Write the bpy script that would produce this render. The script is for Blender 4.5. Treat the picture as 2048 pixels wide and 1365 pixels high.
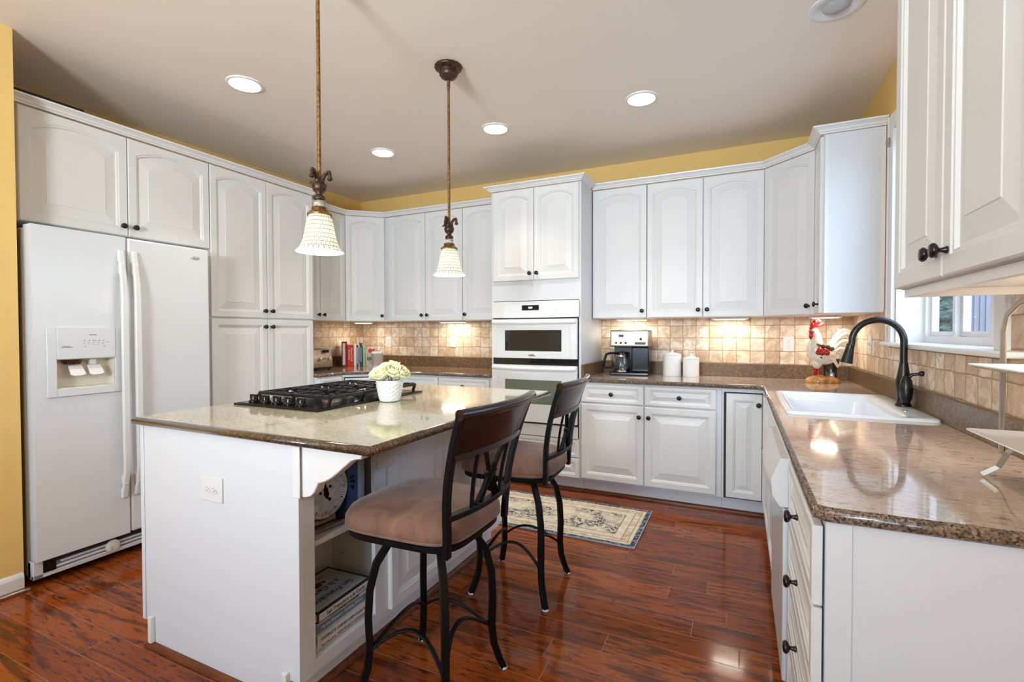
import bpy, bmesh, math, random
from mathutils import Vector, Matrix
random.seed(7)
PI = math.pi
S = bpy.context.scene
COL = S.collection
for o in list(bpy.data.objects):
    bpy.data.objects.remove(o)

# ------------------------------------------------------------------ camera, world, exposure
cam = bpy.data.cameras.new('camera'); camo = bpy.data.objects.new('camera', cam); COL.objects.link(camo)
S.camera = camo
cam.sensor_width = 36.0; cam.lens = 36.0 * 971.647 / 2048
cam.clip_start = 0.02
yaw, pit, rol = 0.4398, -0.0191, -0.0020
fw = Vector((-math.sin(yaw)*math.cos(pit), math.cos(yaw)*math.cos(pit), math.sin(pit)))
rt = Vector((math.cos(yaw), math.sin(yaw), 0)); up = rt.cross(fw)
r2 = rt*math.cos(rol) + up*math.sin(rol); u2 = -rt*math.sin(rol) + up*math.cos(rol)
M = Matrix.Identity(4)
for i in range(3):
    M[i][0] = r2[i]; M[i][1] = u2[i]; M[i][2] = -fw[i]; M[i][3] = (3.9172, -4.2915, 1.2757)[i]
camo.matrix_world = M

S.view_settings.view_transform = 'Standard'
S.view_settings.look = 'None'
S.view_settings.gamma = 1.0
S.view_settings.use_curve_mapping = False
S.view_settings.exposure = 0.24
S.cycles.max_bounces = 9
S.cycles.diffuse_bounces = 5
S.cycles.glossy_bounces = 5
S.cycles.transmission_bounces = 8
S.cycles.transparent_max_bounces = 8
S.cycles.sample_clamp_indirect = 6.0
S.cycles.use_denoising = True

W = 4.667      # right wall
ZC = 2.748     # ceiling
YR = -8.6      # rear wall
XS = 0.722     # stub wall face
YS = -3.168    # stub wall corner
ZT = 0.914     # perimeter worktop
ZI = 0.932     # island worktop
ZU = 1.384     # upper doors bottom
ZD = 2.445     # upper doors top

world = bpy.data.worlds.new('world'); S.world = world; world.use_nodes = True
wn = world.node_tree; wn.nodes.clear()
wo = wn.nodes.new('ShaderNodeOutputWorld'); wb = wn.nodes.new('ShaderNodeBackground')
sky = wn.nodes.new('ShaderNodeTexSky'); sky.sky_type = 'NISHITA'
sky.sun_disc = False; sky.sun_elevation = math.radians(48); sky.sun_rotation = math.radians(120)
wb.inputs['Strength'].default_value = 0.5
wn.links.new(sky.outputs[0], wb.inputs[0]); wn.links.new(wb.outputs[0], wo.inputs[0])

def area(name, loc, target, sx, sy, energy, color, spread=None):
    l = bpy.data.lights.new(name, 'AREA'); l.shape = 'RECTANGLE'; l.size = sx; l.size_y = sy
    l.energy = energy; l.color = color
    if spread: l.spread = spread
    o = bpy.data.objects.new(name, l); COL.objects.link(o); o.location = loc
    d = Vector(target) - Vector(loc)
    o.rotation_euler = d.to_track_quat('-Z', 'Y').to_euler()
    return o
DAY = (0.38, 0.63, 1.0)
WARM = (1.0, 0.83, 0.62)
# daylight through the three rear windows and the sink window
REARWIN = [(1.55, 1.2), (3.0, 1.2), (4.2, 0.6)]
for cx, ww in REARWIN:
    area('rear_window_daylight', (cx, YR-0.02, 1.45), (cx, -5.6, 3.6), ww, 1.9, 28*ww, DAY, spread=2.4)
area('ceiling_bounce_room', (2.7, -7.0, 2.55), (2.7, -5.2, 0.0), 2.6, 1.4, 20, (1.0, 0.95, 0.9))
# added fill light aimed at the ceiling; no lamp stands there
area('added_ceiling_fill', (2.9, -6.1, 1.75), (2.4, -3.0, 3.4), .6, .6, 62, (.86, .97, 1.0), spread=2.1)
area('sink_window_daylight', (4.98, -1.63, 1.8), (4.0, -1.63, 1.2), 1.1, 1.1, 11, DAY)

# ------------------------------------------------------------------ material helpers
class NT:
    def __init__(s, name):
        s.m = bpy.data.materials.new(name); s.m.use_nodes = True
        s.t = s.m.node_tree; s.b = s.t.nodes['Principled BSDF']; s.out = s.t.nodes['Material Output']
        s._tc = None
    def n(s, typ, **kw):
        nd = s.t.nodes.new(typ)
        for k, v in kw.items(): setattr(nd, k, v)
        return nd
    def l(s, a, b): s.t.links.new(a, b)
    def put(s, sock, v):
        if hasattr(v, 'is_output') or isinstance(v, bpy.types.NodeSocket): s.l(v, sock)
        else:
            if isinstance(v, (tuple, list)) and len(v) == 3 and sock.type == 'RGBA': v = (*v, 1)
            sock.default_value = v
    def co(s, scale=None, rot=None):
        if s._tc is None: s._tc = s.n('ShaderNodeTexCoord').outputs['Object']
        if scale is None and rot is None: return s._tc
        mp = s.n('ShaderNodeMapping'); s.l(s._tc, mp.inputs[0])
        if scale is not None: mp.inputs['Scale'].default_value = scale
        if rot is not None: mp.inputs['Rotation'].default_value = rot
        return mp.outputs[0]
    def math(s, op, a, b=0.0, c=None):
        nd = s.n('ShaderNodeMath', operation=op); s.put(nd.inputs[0], a); s.put(nd.inputs[1], b)
        if c is not None: s.put(nd.inputs[2], c)
        return nd.outputs[0]
    def noise(s, vec, scale, detail=3, rough=.5, dist=0.0, out='Fac'):
        nd = s.n('ShaderNodeTexNoise'); s.l(vec, nd.inputs['Vector'])
        nd.inputs['Scale'].default_value = scale; nd.inputs['Detail'].default_value = detail
        nd.inputs['Roughness'].default_value = rough; nd.inputs['Distortion'].default_value = dist
        return nd.outputs[out]
    def vor(s, vec, scale, feature='F1', out='Distance'):
        nd = s.n('ShaderNodeTexVoronoi', feature=feature); s.l(vec, nd.inputs['Vector']); nd.inputs['Scale'].default_value = scale
        return nd.outputs[out]
    def ramp(s, fac, stops, interp='LINEAR'):
        nd = s.n('ShaderNodeValToRGB'); s.put(nd.inputs[0], fac); cr = nd.color_ramp; cr.interpolation = interp
        while len(cr.elements) < len(stops): cr.elements.new(0.5)
        for e, (p, c) in zip(cr.elements, stops):
            e.position = p; e.color = (c, c, c, 1) if isinstance(c, (int, float)) else (*c, 1)
        return nd.outputs[0]
    def mix(s, fac, a, b, blend='MIX'):
        nd = s.n('ShaderNodeMix', data_type='RGBA', blend_type=blend)
        s.put(nd.inputs[0], fac); s.put(nd.inputs[6], a); s.put(nd.inputs[7], b)
        return nd.outputs[2]
    def bump(s, h, strength=.3, dist=.01):
        nd = s.n('ShaderNodeBump'); s.l(h, nd.inputs['Height']); nd.inputs['Strength'].default_value = strength
        nd.inputs['Distance'].default_value = dist; s.l(nd.outputs[0], s.b.inputs['Normal'])
    def set(s, **kw):
        for k, v in kw.items(): s.put(s.b.inputs[k.replace('_', ' ')], v)
        return s

def plain(name, col, rough=.5, metal=0.0, var=0.0, nscale=20, **kw):
    t = NT(name)
    if var:
        f = t.noise(t.co(), nscale, 2)
        c = t.ramp(f, [(.3, tuple(x*(1-var) for x in col)), (.7, tuple(min(1, x*(1+var)) for x in col))])
    else: c = col
    t.set(Base_Color=c, Roughness=rough, Metallic=metal)
    for k, v in kw.items(): t.put(t.b.inputs[k.replace('_', ' ')], v)
    return t.m

MT = {}
MT['cab'] = plain('white_cabinet_paint', (.70, .70, .69), .42, var=.012, nscale=3)
MT['panel'] = plain('white_panel_paint', (.66, .68, .71), .38, var=.01, nscale=3)
MT['trim'] = plain('white_trim_paint', (.74, .73, .72), .35, var=.01, nscale=4)
MT['dark_gap'] = plain('dark_gap_shade', (.03, .027, .025), .8)  # shade inside narrow gaps, put into a dark colour
MT['shelf_in'] = plain('shelf_interior_paint', (.66, .69, .74), .5, var=.02)
MT['fridge'] = plain('white_enamel', (.66, .68, .70), .22, var=.008, nscale=8)
MT['fridge_side'] = plain('shaded_fridge_side', (.46, .40, .30), .4, var=.02)  # shade on the fridge side put into the colour; unused
MT['plast'] = plain('white_plastic', (.70, .70, .69), .3, var=.01)
MT['cream_plast'] = plain('cream_plastic', (.74, .70, .60), .35, var=.02)
MT['greytext'] = plain('grey_print', (.15, .15, .16), .5)
MT['lightprint'] = plain('pale_grey_print', (.5, .51, .52), .5)
MT['bronze'] = plain('oil_rubbed_bronze', (.009, .006, .005), .26, .15, var=.4, nscale=60)
MT['blackiron'] = plain('black_stool_metal', (.005, .0045, .0045), .42, 0.0, var=.2, nscale=20, Specular_IOR_Level=.16)
MT['black'] = plain('black_gloss', (.006, .006, .006), .16, var=.1, Specular_IOR_Level=.3)
MT['blackmat'] = plain('black_cast_iron', (.012, .012, .013), .42, .2, var=.3, nscale=40)
MT['blackglass'] = plain('black_glass', (.015, .014, .013), .04)
MT['green_reflect'] = plain('oven_glass_green_reflection', (.13, .15, .11), .06)  # green outdoor reflection put into the colour of the lower oven glass
MT['steel'] = plain('brushed_steel', (.36, .31, .25), .34, .9, var=.08, nscale=30)
MT['chrome'] = plain('chrome', (.75, .75, .75), .12, 1.0)
MT['glides'] = plain('white_foot_glide', (.75, .75, .76), .4)
MT['ceramic'] = plain('white_ceramic', (.80, .80, .78), .15, var=.01)
MT['sink'] = plain('white_sink_enamel', (.80, .82, .84), .10, var=.01)
MT['paper'] = plain('book_pages', (.72, .68, .58), .7, var=.05, nscale=80)
MT['greygrille'] = plain('grey_speaker_mesh', (.36, .31, .27), .6, var=.15, nscale=300)
MT['brass'] = plain('pewter_stand_metal', (.42, .38, .34), .35, .8, var=.08)
MT['leaf'] = plain('green_leaf', (.06, .16, .05), .5, var=.4, nscale=8)
MT['siding'] = plain('grey_blue_siding', (.33, .38, .50), .6, var=.04)

def m_wall():
    t = NT('golden_yellow_wall_paint'); f = t.noise(t.co(), 2.0, 2)
    t.set(Base_Color=t.ramp(f, [(.3, (.76, .505, .165)), (.7, (.80, .54, .185))]), Roughness=.65)
    t.bump(t.noise(t.co(), 250, 2), .05, .002); return t.m
def m_ceiling():
    t = NT('warm_white_ceiling_paint'); f = t.noise(t.co(), 1.5, 2)
    t.set(Base_Color=t.ramp(f, [(.3, (.82, .735, .645)), (.7, (.85, .765, .675))]), Roughness=.75)
    t.bump(t.noise(t.co(), 200, 2), .05, .002); return t.m
def m_floor():
    t = NT('hickory_plank_floor'); P = t.co()
    sp = t.n('ShaderNodeSeparateXYZ'); t.l(P, sp.inputs[0]); x, y = sp.outputs[0], sp.outputs[1]
    pw = 0.127
    row = t.math('FLOOR', t.math('DIVIDE', y, pw))
    wn1 = t.n('ShaderNodeTexWhiteNoise', noise_dimensions='1D'); t.l(row, wn1.inputs['W'])
    off = t.math('MULTIPLY', wn1.outputs[0], 3.0)
    u = t.math('DIVIDE', t.math('ADD', x, off), 1.25)
    cell = t.math('FLOOR', u)
    cv = t.n('ShaderNodeCombineXYZ'); t.l(cell, cv.inputs[0]); t.l(row, cv.inputs[1])
    wn2 = t.n('ShaderNodeTexWhiteNoise', noise_dimensions='3D'); t.l(cv.outputs[0], wn2.inputs['Vector'])
    rnd = wn2.outputs['Value']
    # grain coordinates, shifted per plank
    gv = t.n('ShaderNodeCombineXYZ')
    t.l(t.math('ADD', x, t.math('MULTIPLY', rnd, 13.0)), gv.inputs[0])
    t.l(t.math('MULTIPLY', y, 7.0), gv.inputs[1]); t.l(t.math('MULTIPLY', rnd, 5.0), gv.inputs[2])
    g1 = t.noise(gv.outputs[0], 2.4, 5, .62, 1.0)
    g2 = t.noise(gv.outputs[0], 11.0, 5, .7, .6)
    base = t.ramp(rnd, [(0, (.19, .036, .005)), (.5, (.26, .054, .008)), (1, (.34, .080, .012))])
    dark = t.ramp(g1, [(.40, 1.0), (.50, 0.0)])
    c1 = t.mix(t.math('MULTIPLY', dark, .8), base, (.075, .018, .006))
    streak = t.ramp(g2, [(.36, 1.0), (.47, 0.0)])
    c2 = t.mix(t.math('MULTIPLY', streak, .85), c1, (.028, .008, .004))
    # seams
    fy = t.math('FRACT', t.math('DIVIDE', y, pw)); fx = t.math('FRACT', u)
    ey = t.math('MINIMUM', fy, t.math('SUBTRACT', 1.0, fy)); ex = t.math('MINIMUM', fx, t.math('SUBTRACT', 1.0, fx))
    sy = t.math('MULTIPLY', ey, pw); sx = t.math('MULTIPLY', ex, 1.25)
    e = t.math('MINIMUM', sx, sy)
    seam = t.ramp(t.math('MULTIPLY', e, 100.0), [(.06, 1.0), (.20, 0.0)])
    c3 = t.mix(t.math('MULTIPLY', seam, .75), c2, (.36, .16, .07))
    t.set(Base_Color=c3, Roughness=t.ramp(g2, [(.3, .16), (.8, .10)]))
    t.put(t.b.inputs['Specular IOR Level'], .22); t.put(t.b.inputs['Coat Weight'], .08); t.put(t.b.inputs['Coat Roughness'], .06)
    h = t.math('ADD', t.math('MULTIPLY', t.ramp(t.math('MULTIPLY', e, 100.0), [(.0, 0.0), (.30, 1.0)]), .6), t.math('MULTIPLY', t.noise(gv.outputs[0], 1.6, 2), .35))
    t.bump(h, .22, .004); return t.m
def m_granite(name, pale, mid, dark, streak, rot=0.0):
    t = NT(name)
    P = t.co(rot=(0, 0, rot))
    st = t.n('ShaderNodeMapping'); t.l(P, st.inputs[0]); st.inputs['Scale'].default_value = (1.0, 3.2, 3.2)
    big = t.noise(st.outputs[0], 1.6, 4, .6, 1.2)
    c = t.mix(t.ramp(big, [(.35, 0.0), (.65, 1.0)]), pale, mid)
    st2 = t.n('ShaderNodeMapping'); t.l(P, st2.inputs[0]); st2.inputs['Scale'].default_value = (16.0, 44.0, 44.0)
    v = t.noise(st2.outputs[0], 1.5, 5, .72, 1.6)
    c = t.mix(t.math('MULTIPLY', t.ramp(v, [(.52, 0.0), (.66, 1.0)]), streak), c, dark)
    fine = t.noise(t.co(), 260, 2, .6)
    c = t.mix(t.math('MULTIPLY', t.ramp(fine, [(.56, 0.0), (.70, 1.0)]), .55*streak), c, dark)
    fine2 = t.noise(t.co(), 140, 2, .6)
    c = t.mix(t.math('MULTIPLY', t.ramp(fine2, [(.58, 0.0), (.72, 1.0)]), .35), c, tuple(min(1, x*1.35) for x in pale))
    t.set(Base_Color=c, Roughness=.07); t.put(t.b.inputs['Coat Weight'], .4); t.put(t.b.inputs['Coat Roughness'], .03)
    return t.m
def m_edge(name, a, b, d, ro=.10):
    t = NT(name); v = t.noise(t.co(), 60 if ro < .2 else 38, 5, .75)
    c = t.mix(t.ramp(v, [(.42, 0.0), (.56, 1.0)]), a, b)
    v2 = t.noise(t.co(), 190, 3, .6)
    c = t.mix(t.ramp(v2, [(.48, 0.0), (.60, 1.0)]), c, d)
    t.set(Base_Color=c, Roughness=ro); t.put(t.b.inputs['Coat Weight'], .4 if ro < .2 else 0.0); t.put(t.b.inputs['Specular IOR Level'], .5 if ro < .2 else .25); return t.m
def m_tile():
    t = NT('tumbled_travertine_tile'); P = t.co()
    sp = t.n('ShaderNodeSeparateXYZ'); t.l(P, sp.inputs[0])
    h = t.math('ADD', sp.outputs[0], sp.outputs[1])
    h = t.math('ADD', h, -0.02); z = t.math('ADD', sp.outputs[2], -1.016 + .1)
    wob = t.noise(P, 9, 2); wo = t.math('MULTIPLY', t.math('SUBTRACT', wob, .5), .012)
    u = t.math('DIVIDE', t.math('ADD', h, wo), .1015); v = t.math('DIVIDE', t.math('ADD', z, wo), .1015)
    cv = t.n('ShaderNodeCombineXYZ'); t.l(t.math('FLOOR', u), cv.inputs[0]); t.l(t.math('FLOOR', v), cv.inputs[1])
    wn_ = t.n('ShaderNodeTexWhiteNoise', noise_dimensions='3D'); t.l(cv.outputs[0], wn_.inputs['Vector']); r = wn_.outputs['Value']
    base = t.ramp(r, [(0, (.58, .43, .29)), (.35, (.72, .57, .42)), (.7, (.80, .67, .53)), (1, (.84, .75, .64))])
    shift = t.n('ShaderNodeVectorMath', operation='ADD'); t.l(P, shift.inputs[0])
    sc = t.n('ShaderNodeVectorMath', operation='SCALE'); t.l(wn_.outputs['Color'], sc.inputs[0]); sc.inputs['Scale'].default_value = 5
    t.l(sc.outputs[0], shift.inputs[1])
    bl = t.noise(shift.outputs[0], 14, 5, .6, 1.0)
    c = t.mix(t.ramp(bl, [(.40, .6), (.60, 0.0)]), base, (.38, .23, .12))
    pit = t.noise(shift.outputs[0], 60, 4, .7, .5)
    pm = t.ramp(pit, [(.30, 1.0), (.37, 0.0)])
    c = t.mix(t.math('MULTIPLY', pm, .6), c, (.20, .11, .05))
    fu = t.math('FRACT', u); fv = t.math('FRACT', v)
    eu = t.math('MINIMUM', fu, t.math('SUBTRACT', 1.0, fu)); ev = t.math('MINIMUM', fv, t.math('SUBTRACT', 1.0, fv))
    e = t.math('ADD', t.math('MINIMUM', eu, ev), t.math('MULTIPLY', t.math('SUBTRACT', t.noise(P, 70, 3), .5), .03))
    g = t.ramp(e, [(.012, 1.0), (.035, 0.0)])
    c = t.mix(t.math('MULTIPLY', g, .8), c, (.26, .15, .075))
    t.set(Base_Color=c, Roughness=.55)
    t.bump(t.math('SUBTRACT', t.ramp(e, [(0.0, 0.0), (.07, 1.0)]), t.math('MULTIPLY', pm, .5)), .5, .004); return t.m
def m_rug():
    t = NT('woven_border_rug'); P = t.co(); sp = t.n('ShaderNodeSeparateXYZ'); t.l(P, sp.inputs[0])
    ax = t.math('ABSOLUTE', sp.outputs[0]); ay = t.math('ABSOLUTE', sp.outputs[1])
    dx = t.math('SUBTRACT', 1.02, ax); dy = t.math('SUBTRACT', .322, ay); d = t.math('MINIMUM', dx, dy)
    cream = t.ramp(t.noise(P, 22, 3), [(.3, (.60, .50, .34)), (.5, (.72, .65, .52)), (.7, (.80, .75, .64))])
    rib = t.noise(t.co(scale=(1, 5, 1)), 60, 2)
    cream = t.mix(t.ramp(rib, [(.4, .5), (.6, 0.0)]), cream, (.52, .42, .27))
    mot = t.noise(P, 42, 4, .65, 1.4)
    zone = t.ramp(t.noise(P, 5.0, 1), [(.42, 0.0), (.56, 1.0)])
    field = t.mix(t.math('MULTIPLY', t.ramp(mot, [(.48, 0.0), (.52, 1.0)]), t.math('MULTIPLY', zone, .95)), cream, (.04, .036, .060))
    fmask = t.ramp(t.math('MULTIPLY', d, 2.0), [(.29, 0.0), (.31, 1.0)])
    c = t.mix(fmask, cream, field)
    for p0, p1, col in ((.150, .157, (.12, .08, .06)), (.095, .101, (.14, .09, .06)), (.055, .060, (.16, .10, .07))):
        m = t.math('MULTIPLY', t.math('GREATER_THAN', d, p0), t.math('LESS_THAN', d, p1))
        c = t.mix(t.math('MULTIPLY', m, .75), c, col)
    bm = t.math('MULTIPLY', t.math('GREATER_THAN', d, .06), t.math('LESS_THAN', d, .095))
    c = t.mix(t.math('MULTIPLY', bm, t.ramp(t.noise(P, 28, 2, .5, 1), [(.45, 0.0), (.6, .7)])), c, (.50, .26, .10))
    navy = t.ramp(t.noise(P, 60, 3), [(.42, (.02, .025, .05)), (.60, (.25, .27, .30))])
    c = t.mix(t.math('LESS_THAN', d, .034), c, navy)
    c = t.mix(t.math('LESS_THAN', d, .006), c, (.33, .36, .42))
    t.set(Base_Color=c, Roughness=.95); t.bump(t.noise(P, 300, 2), .6, .004); return t.m
def m_wood(name, a, b, rough=.25):
    t = NT(name); g = t.noise(t.co(scale=(2, 12, 12)), 4, 4, .6, .6)
    t.set(Base_Color=t.ramp(g, [(.35, a), (.65, b)]), Roughness=rough); t.put(t.b.inputs['Specular IOR Level'], .35); t.put(t.b.inputs['Coat Weight'], .08); t.put(t.b.inputs['Coat Roughness'], .1); return t.m
def m_suede():
    t = NT('mauve_brown_microsuede'); f = t.noise(t.co(), 7, 4, .6, 1.2)
    t.set(Base_Color=t.ramp(f, [(.3, (.12, .058, .038)), (.7, (.25, .132, .088))]), Roughness=.85)
    t.put(t.b.inputs['Sheen Weight'], .35); t.put(t.b.inputs['Sheen Roughness'], .4); t.put(t.b.inputs['Sheen Tint'], (.9, .75, .72, 1))
    t.bump(t.noise(t.co(), 18, 3), .12, .01); return t.m
def m_glass(name, tint=(1, 1, 1), rough=0.0):
    t = NT(name); t.set(Base_Color=tint, Roughness=rough); t.put(t.b.inputs['Transmission Weight'], 1.0); t.put(t.b.inputs['IOR'], 1.45); return t.m
def m_pane():
    t = NT('window_glass')
    tr = t.n('ShaderNodeBsdfTransparent'); gl = t.n('ShaderNodeBsdfGlossy'); gl.inputs['Roughness'].default_value = .02
    fr = t.n('ShaderNodeFresnel'); fr.inputs[0].default_value = 1.15
    ge = t.n('ShaderNodeNewGeometry'); mx = t.n('ShaderNodeMixShader'); t.l(t.math('MULTIPLY', fr.outputs[0], t.math('SUBTRACT', 1.0, ge.outputs['Backfacing'])), mx.inputs[0]); t.l(tr.outputs[0], mx.inputs[1]); t.l(gl.outputs[0], mx.inputs[2])
    t.l(mx.outputs[0], t.out.inputs[0]); return t.m
def m_emit(name, col, st):
    t = NT(name); t.set(Base_Color=(.8, .8, .8), Roughness=.5); t.put(t.b.inputs['Emission Color'], (*col, 1)); t.put(t.b.inputs['Emission Strength'], st); return t.m
def m_shade():
    t = NT('mosaic_glass_shade'); P = t.co()
    sp = t.n('ShaderNodeSeparateXYZ'); t.l(P, sp.inputs[0])
    ang = t.math('ARCTAN2', sp.outputs[1], sp.outputs[0]); z = sp.outputs[2]
    rowf = t.math('DIVIDE', z, .0165); row = t.math('FLOOR', rowf)
    u = t.math('ADD', t.math('MULTIPLY', ang, 27/(2*PI)), t.math('MULTIPLY', row, .5))
    fu = t.math('FRACT', u); fv = t.math('FRACT', rowf)
    eu = t.math('MINIMUM', fu, t.math('SUBTRACT', 1.0, fu)); ev = t.math('MINIMUM', fv, t.math('SUBTRACT', 1.0, fv))
    cv = t.n('ShaderNodeCombineXYZ'); t.l(t.math('FLOOR', u), cv.inputs[0]); t.l(row, cv.inputs[1])
    wn_ = t.n('ShaderNodeTexWhiteNoise', noise_dimensions='3D'); t.l(cv.outputs[0], wn_.inputs['Vector'])
    c = t.ramp(wn_.outputs['Value'], [(0, (.80, .80, .46)), (.5, (.90, .87, .66)), (1, (.95, .93, .84))])
    g = t.ramp(t.math('MINIMUM', eu, ev), [(.06, 1.0), (.10, 0.0)])
    c = t.mix(g, c, (.16, .15, .06))
    glow = t.ramp(t.math('MULTIPLY', t.math('ADD', z, .16), 6.0), [(.15, .35), (.5, 1.0), (.85, .45)])
    t.set(Base_Color=c, Roughness=.25)
    t.put(t.b.inputs['Emission Color'], c); t.put(t.b.inputs['Emission Strength'], t.math('MULTIPLY', glow, .9)); return t.m
def m_lens():
    return m_emit('lamp_lens_glow', (1.0, .93, .82), 9.0)
MT['wall'] = m_wall(); MT['ceil'] = m_ceiling(); MT['floor'] = m_floor(); MT['tile'] = m_tile(); MT['rug'] = m_rug()
MT['gran'] = m_granite('tan_pink_granite', (.66, .53, .44), (.56, .41, .32), (.15, .10, .09), .9, rot=.2)
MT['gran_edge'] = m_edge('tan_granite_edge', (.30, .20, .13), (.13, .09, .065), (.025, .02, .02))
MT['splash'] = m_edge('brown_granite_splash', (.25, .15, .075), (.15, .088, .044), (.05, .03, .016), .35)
MT['gran_isl'] = m_granite('pale_green_beige_granite', (.56, .53, .42), (.46, .42, .30), (.27, .21, .13), .7, rot=.35)
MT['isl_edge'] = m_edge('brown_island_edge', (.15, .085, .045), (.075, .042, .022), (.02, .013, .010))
MT['mahog'] = m_wood('mahogany_wood', (.012, .004, .003), (.032, .009, .005), .22)
MT['shoe'] = m_wood('red_brown_shoe_molding', (.10, .028, .010), (.17, .050, .017), .25)
MT['suede'] = m_suede()
MT['pane'] = m_pane(); MT['glass'] = m_glass('clear_glass')
MT['shade'] = m_shade()
MT['shade_in'] = m_emit('lit_shade_inside', (1.0, .90, .70), 5.0)
MT['bulbglow'] = m_emit('lamp_bulb', (1.0, .90, .72), 12.0)
MT['lens'] = m_lens()
MT['cup'] = m_emit('undercabinet_lens_glow', (1.0, .90, .74), 8.0)
MT['lensoff'] = plain('unlit_lamp_glass', (.42, .42, .43), .25, var=.1)
MT['goldpat'] = plain('antique_gold_patina', (.20, .10, .03), .42, .5, var=.6, nscale=90)
MT['darkpat'] = plain('dark_bronze_patina', (.055, .024, .012), .40, .4, var=.7, nscale=70)
MT['crackle'] = plain('crackled_stone_collar', (.42, .40, .33), .5, var=.4, nscale=120)
MT['clock'] = m_emit('lit_digits', (.75, .9, 1.0), 2.2)

# ------------------------------------------------------------------ mesh helpers
class MB:
    def __init__(s): s.bm = bmesh.new()
    def box(s, x0, x1, y0, y1, z0, z1):
        v = [s.bm.verts.new(p) for p in ((x0,y0,z0),(x1,y0,z0),(x1,y1,z0),(x0,y1,z0),(x0,y0,z1),(x1,y0,z1),(x1,y1,z1),(x0,y1,z1))]
        for f in ((0,3,2,1),(4,5,6,7),(0,1,5,4),(1,2,6,5),(2,3,7,6),(3,0,4,7)): s.bm.faces.new([v[i] for i in f])
        return s
    def poly(s, pts): 
        return s.bm.faces.new([s.bm.verts.new(p) for p in pts])
    def rings(s, rings, closed=True, cap0=True, cap1=True):
        vs = [[s.bm.verts.new(p) for p in r] for r in rings]; n = len(vs[0])
        for a, b in zip(vs, vs[1:]):
            for i in range(n if closed else n-1):
                j = (i+1) % n; s.bm.faces.new((a[i], a[j], b[j], b[i]))
        if cap0: s.bm.faces.new(list(reversed(vs[0])))
        if cap1: s.bm.faces.new(vs[-1])
        return s
    def lathe(s, prof, c=(0,0,0), axis='z', n=24, cap=True, sx=1.0, sy=1.0, wob=None):
        rr = []
        for r, h in prof:
            ring = []
            for i in range(n):
                a = 2*PI*i/n; k = r*(wob(a, h) if wob else 1)
                p = (k*math.cos(a)*sx, k*math.sin(a)*sy, h)
                if axis == 'y': p = (p[0], p[2], p[1])
                elif axis == 'x': p = (p[2], p[0], p[1])
                ring.append((c[0]+p[0], c[1]+p[1], c[2]+p[2]))
            rr.append(ring)
        return s.rings(rr, True, cap, cap)
    def cyl(s, r, z0, z1, c=(0,0,0), axis='z', n=20): return s.lathe([(r, z0), (r, z1)], c, axis, n)
    def sph(s, r, c, sx=1, sy=1, sz=1, n=14, m=9):
        pr = [(max(1e-4, r*math.sin(PI*k/m)), -r*math.cos(PI*k/m)*sz) for k in range(m+1)]
        return s.lathe(pr, c, 'z', n, True, sx, sy)
    def tube(s, pts, r, n=10, ry=None, square=False, cap=True):
        pts = [Vector(p) for p in pts]; rr = []
        rad = r if isinstance(r, (list, tuple)) else [r]*len(pts)
        t0 = (pts[1]-pts[0]).normalized()
        ref = Vector((0,0,1)) if abs(t0.z) < .9 else Vector((1,0,0))
        nx = t0.cross(ref).normalized()
        for i, p in enumerate(pts):
            t = (pts[min(i+1, len(pts)-1)] - pts[max(i-1, 0)]).normalized()
            nx = (nx - t*nx.dot(t)).normalized(); ny = t.cross(nx)
            k = rad[i]; ky = (ry/r*k if ry and not isinstance(r, (list, tuple)) else (ry if ry else k))
            if square:
                c = [(-1,-1),(1,-1),(1,1),(-1,1)]; rr.append([p + nx*k*a + ny*ky*b for a, b in c])
            else:
                rr.append([p + nx*k*math.cos(2*PI*j/n) + ny*ky*math.sin(2*PI*j/n) for j in range(n)])
        return s.rings(rr, True, cap, cap)
    def prism(s, pts, h0, h1, plane='xy'):
        def P(a, b, h):
            return {'xy': (a, b, h), 'xz': (a, h, b), 'yz': (h, a, b)}[plane]
        return s.rings([[P(a, b, h0) for a, b in pts], [P(a, b, h1) for a, b in pts]])
    def xform(s, M): bmesh.ops.transform(s.bm, matrix=M, verts=s.bm.verts); return s
    def build(s, name, mat, parent=None, smooth=False, bevel=0, seg=2, angle=40, sub=0, loc=None, mats=None, recalc=True):
        if recalc: bmesh.ops.recalc_face_normals(s.bm, faces=s.bm.faces)
        me = bpy.data.meshes.new(name); s.bm.to_mesh(me); s.bm.free()
        me.materials.append(MT[mat] if isinstance(mat, str) else mat)
        for m in (mats or []): me.materials.append(MT[m])
        o = bpy.data.objects.new(name, me); COL.objects.link(o)
        if parent: o.parent = parent
        if loc: o.location = loc
        if smooth or bevel:
            for p in me.polygons: p.use_smooth = True
        if bevel:
            b = o.modifiers.new('bevel', 'BEVEL'); b.width = bevel; b.segments = seg; b.limit_method = 'ANGLE'; b.angle_limit = math.radians(35)
            b.harden_normals = False
        if sub:
            b = o.modifiers.new('sub', 'SUBSURF'); b.levels = sub; b.render_levels = sub
        if (smooth or bevel) and not sub:
            try:
                me.set_sharp_from_angle(angle=math.radians(angle))
            except Exception: pass
        return o
def tag(o, label=None, cat=None, group=None, kind=None):
    if label: o['label'] = label
    if cat: o['category'] = cat
    if group: o['group'] = group
    if kind: o['kind'] = kind
    return o
def thing(name, label, cat, loc=(0,0,0), rz=0, group=None):
    o = bpy.data.objects.new(name, None); COL.objects.link(o); o.location = loc; o.rotation_euler = (0, 0, rz)
    o.empty_display_size = .05
    return tag(o, label, cat, group)
def struct(o): o['kind'] = 'structure'; return o
def copy_tree(o, parent=None):
    c = o.copy(); COL.objects.link(c); c.parent = parent
    for ch in [k for k in bpy.data.objects if k.parent == o]: copy_tree(ch, c)
    return c
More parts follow.
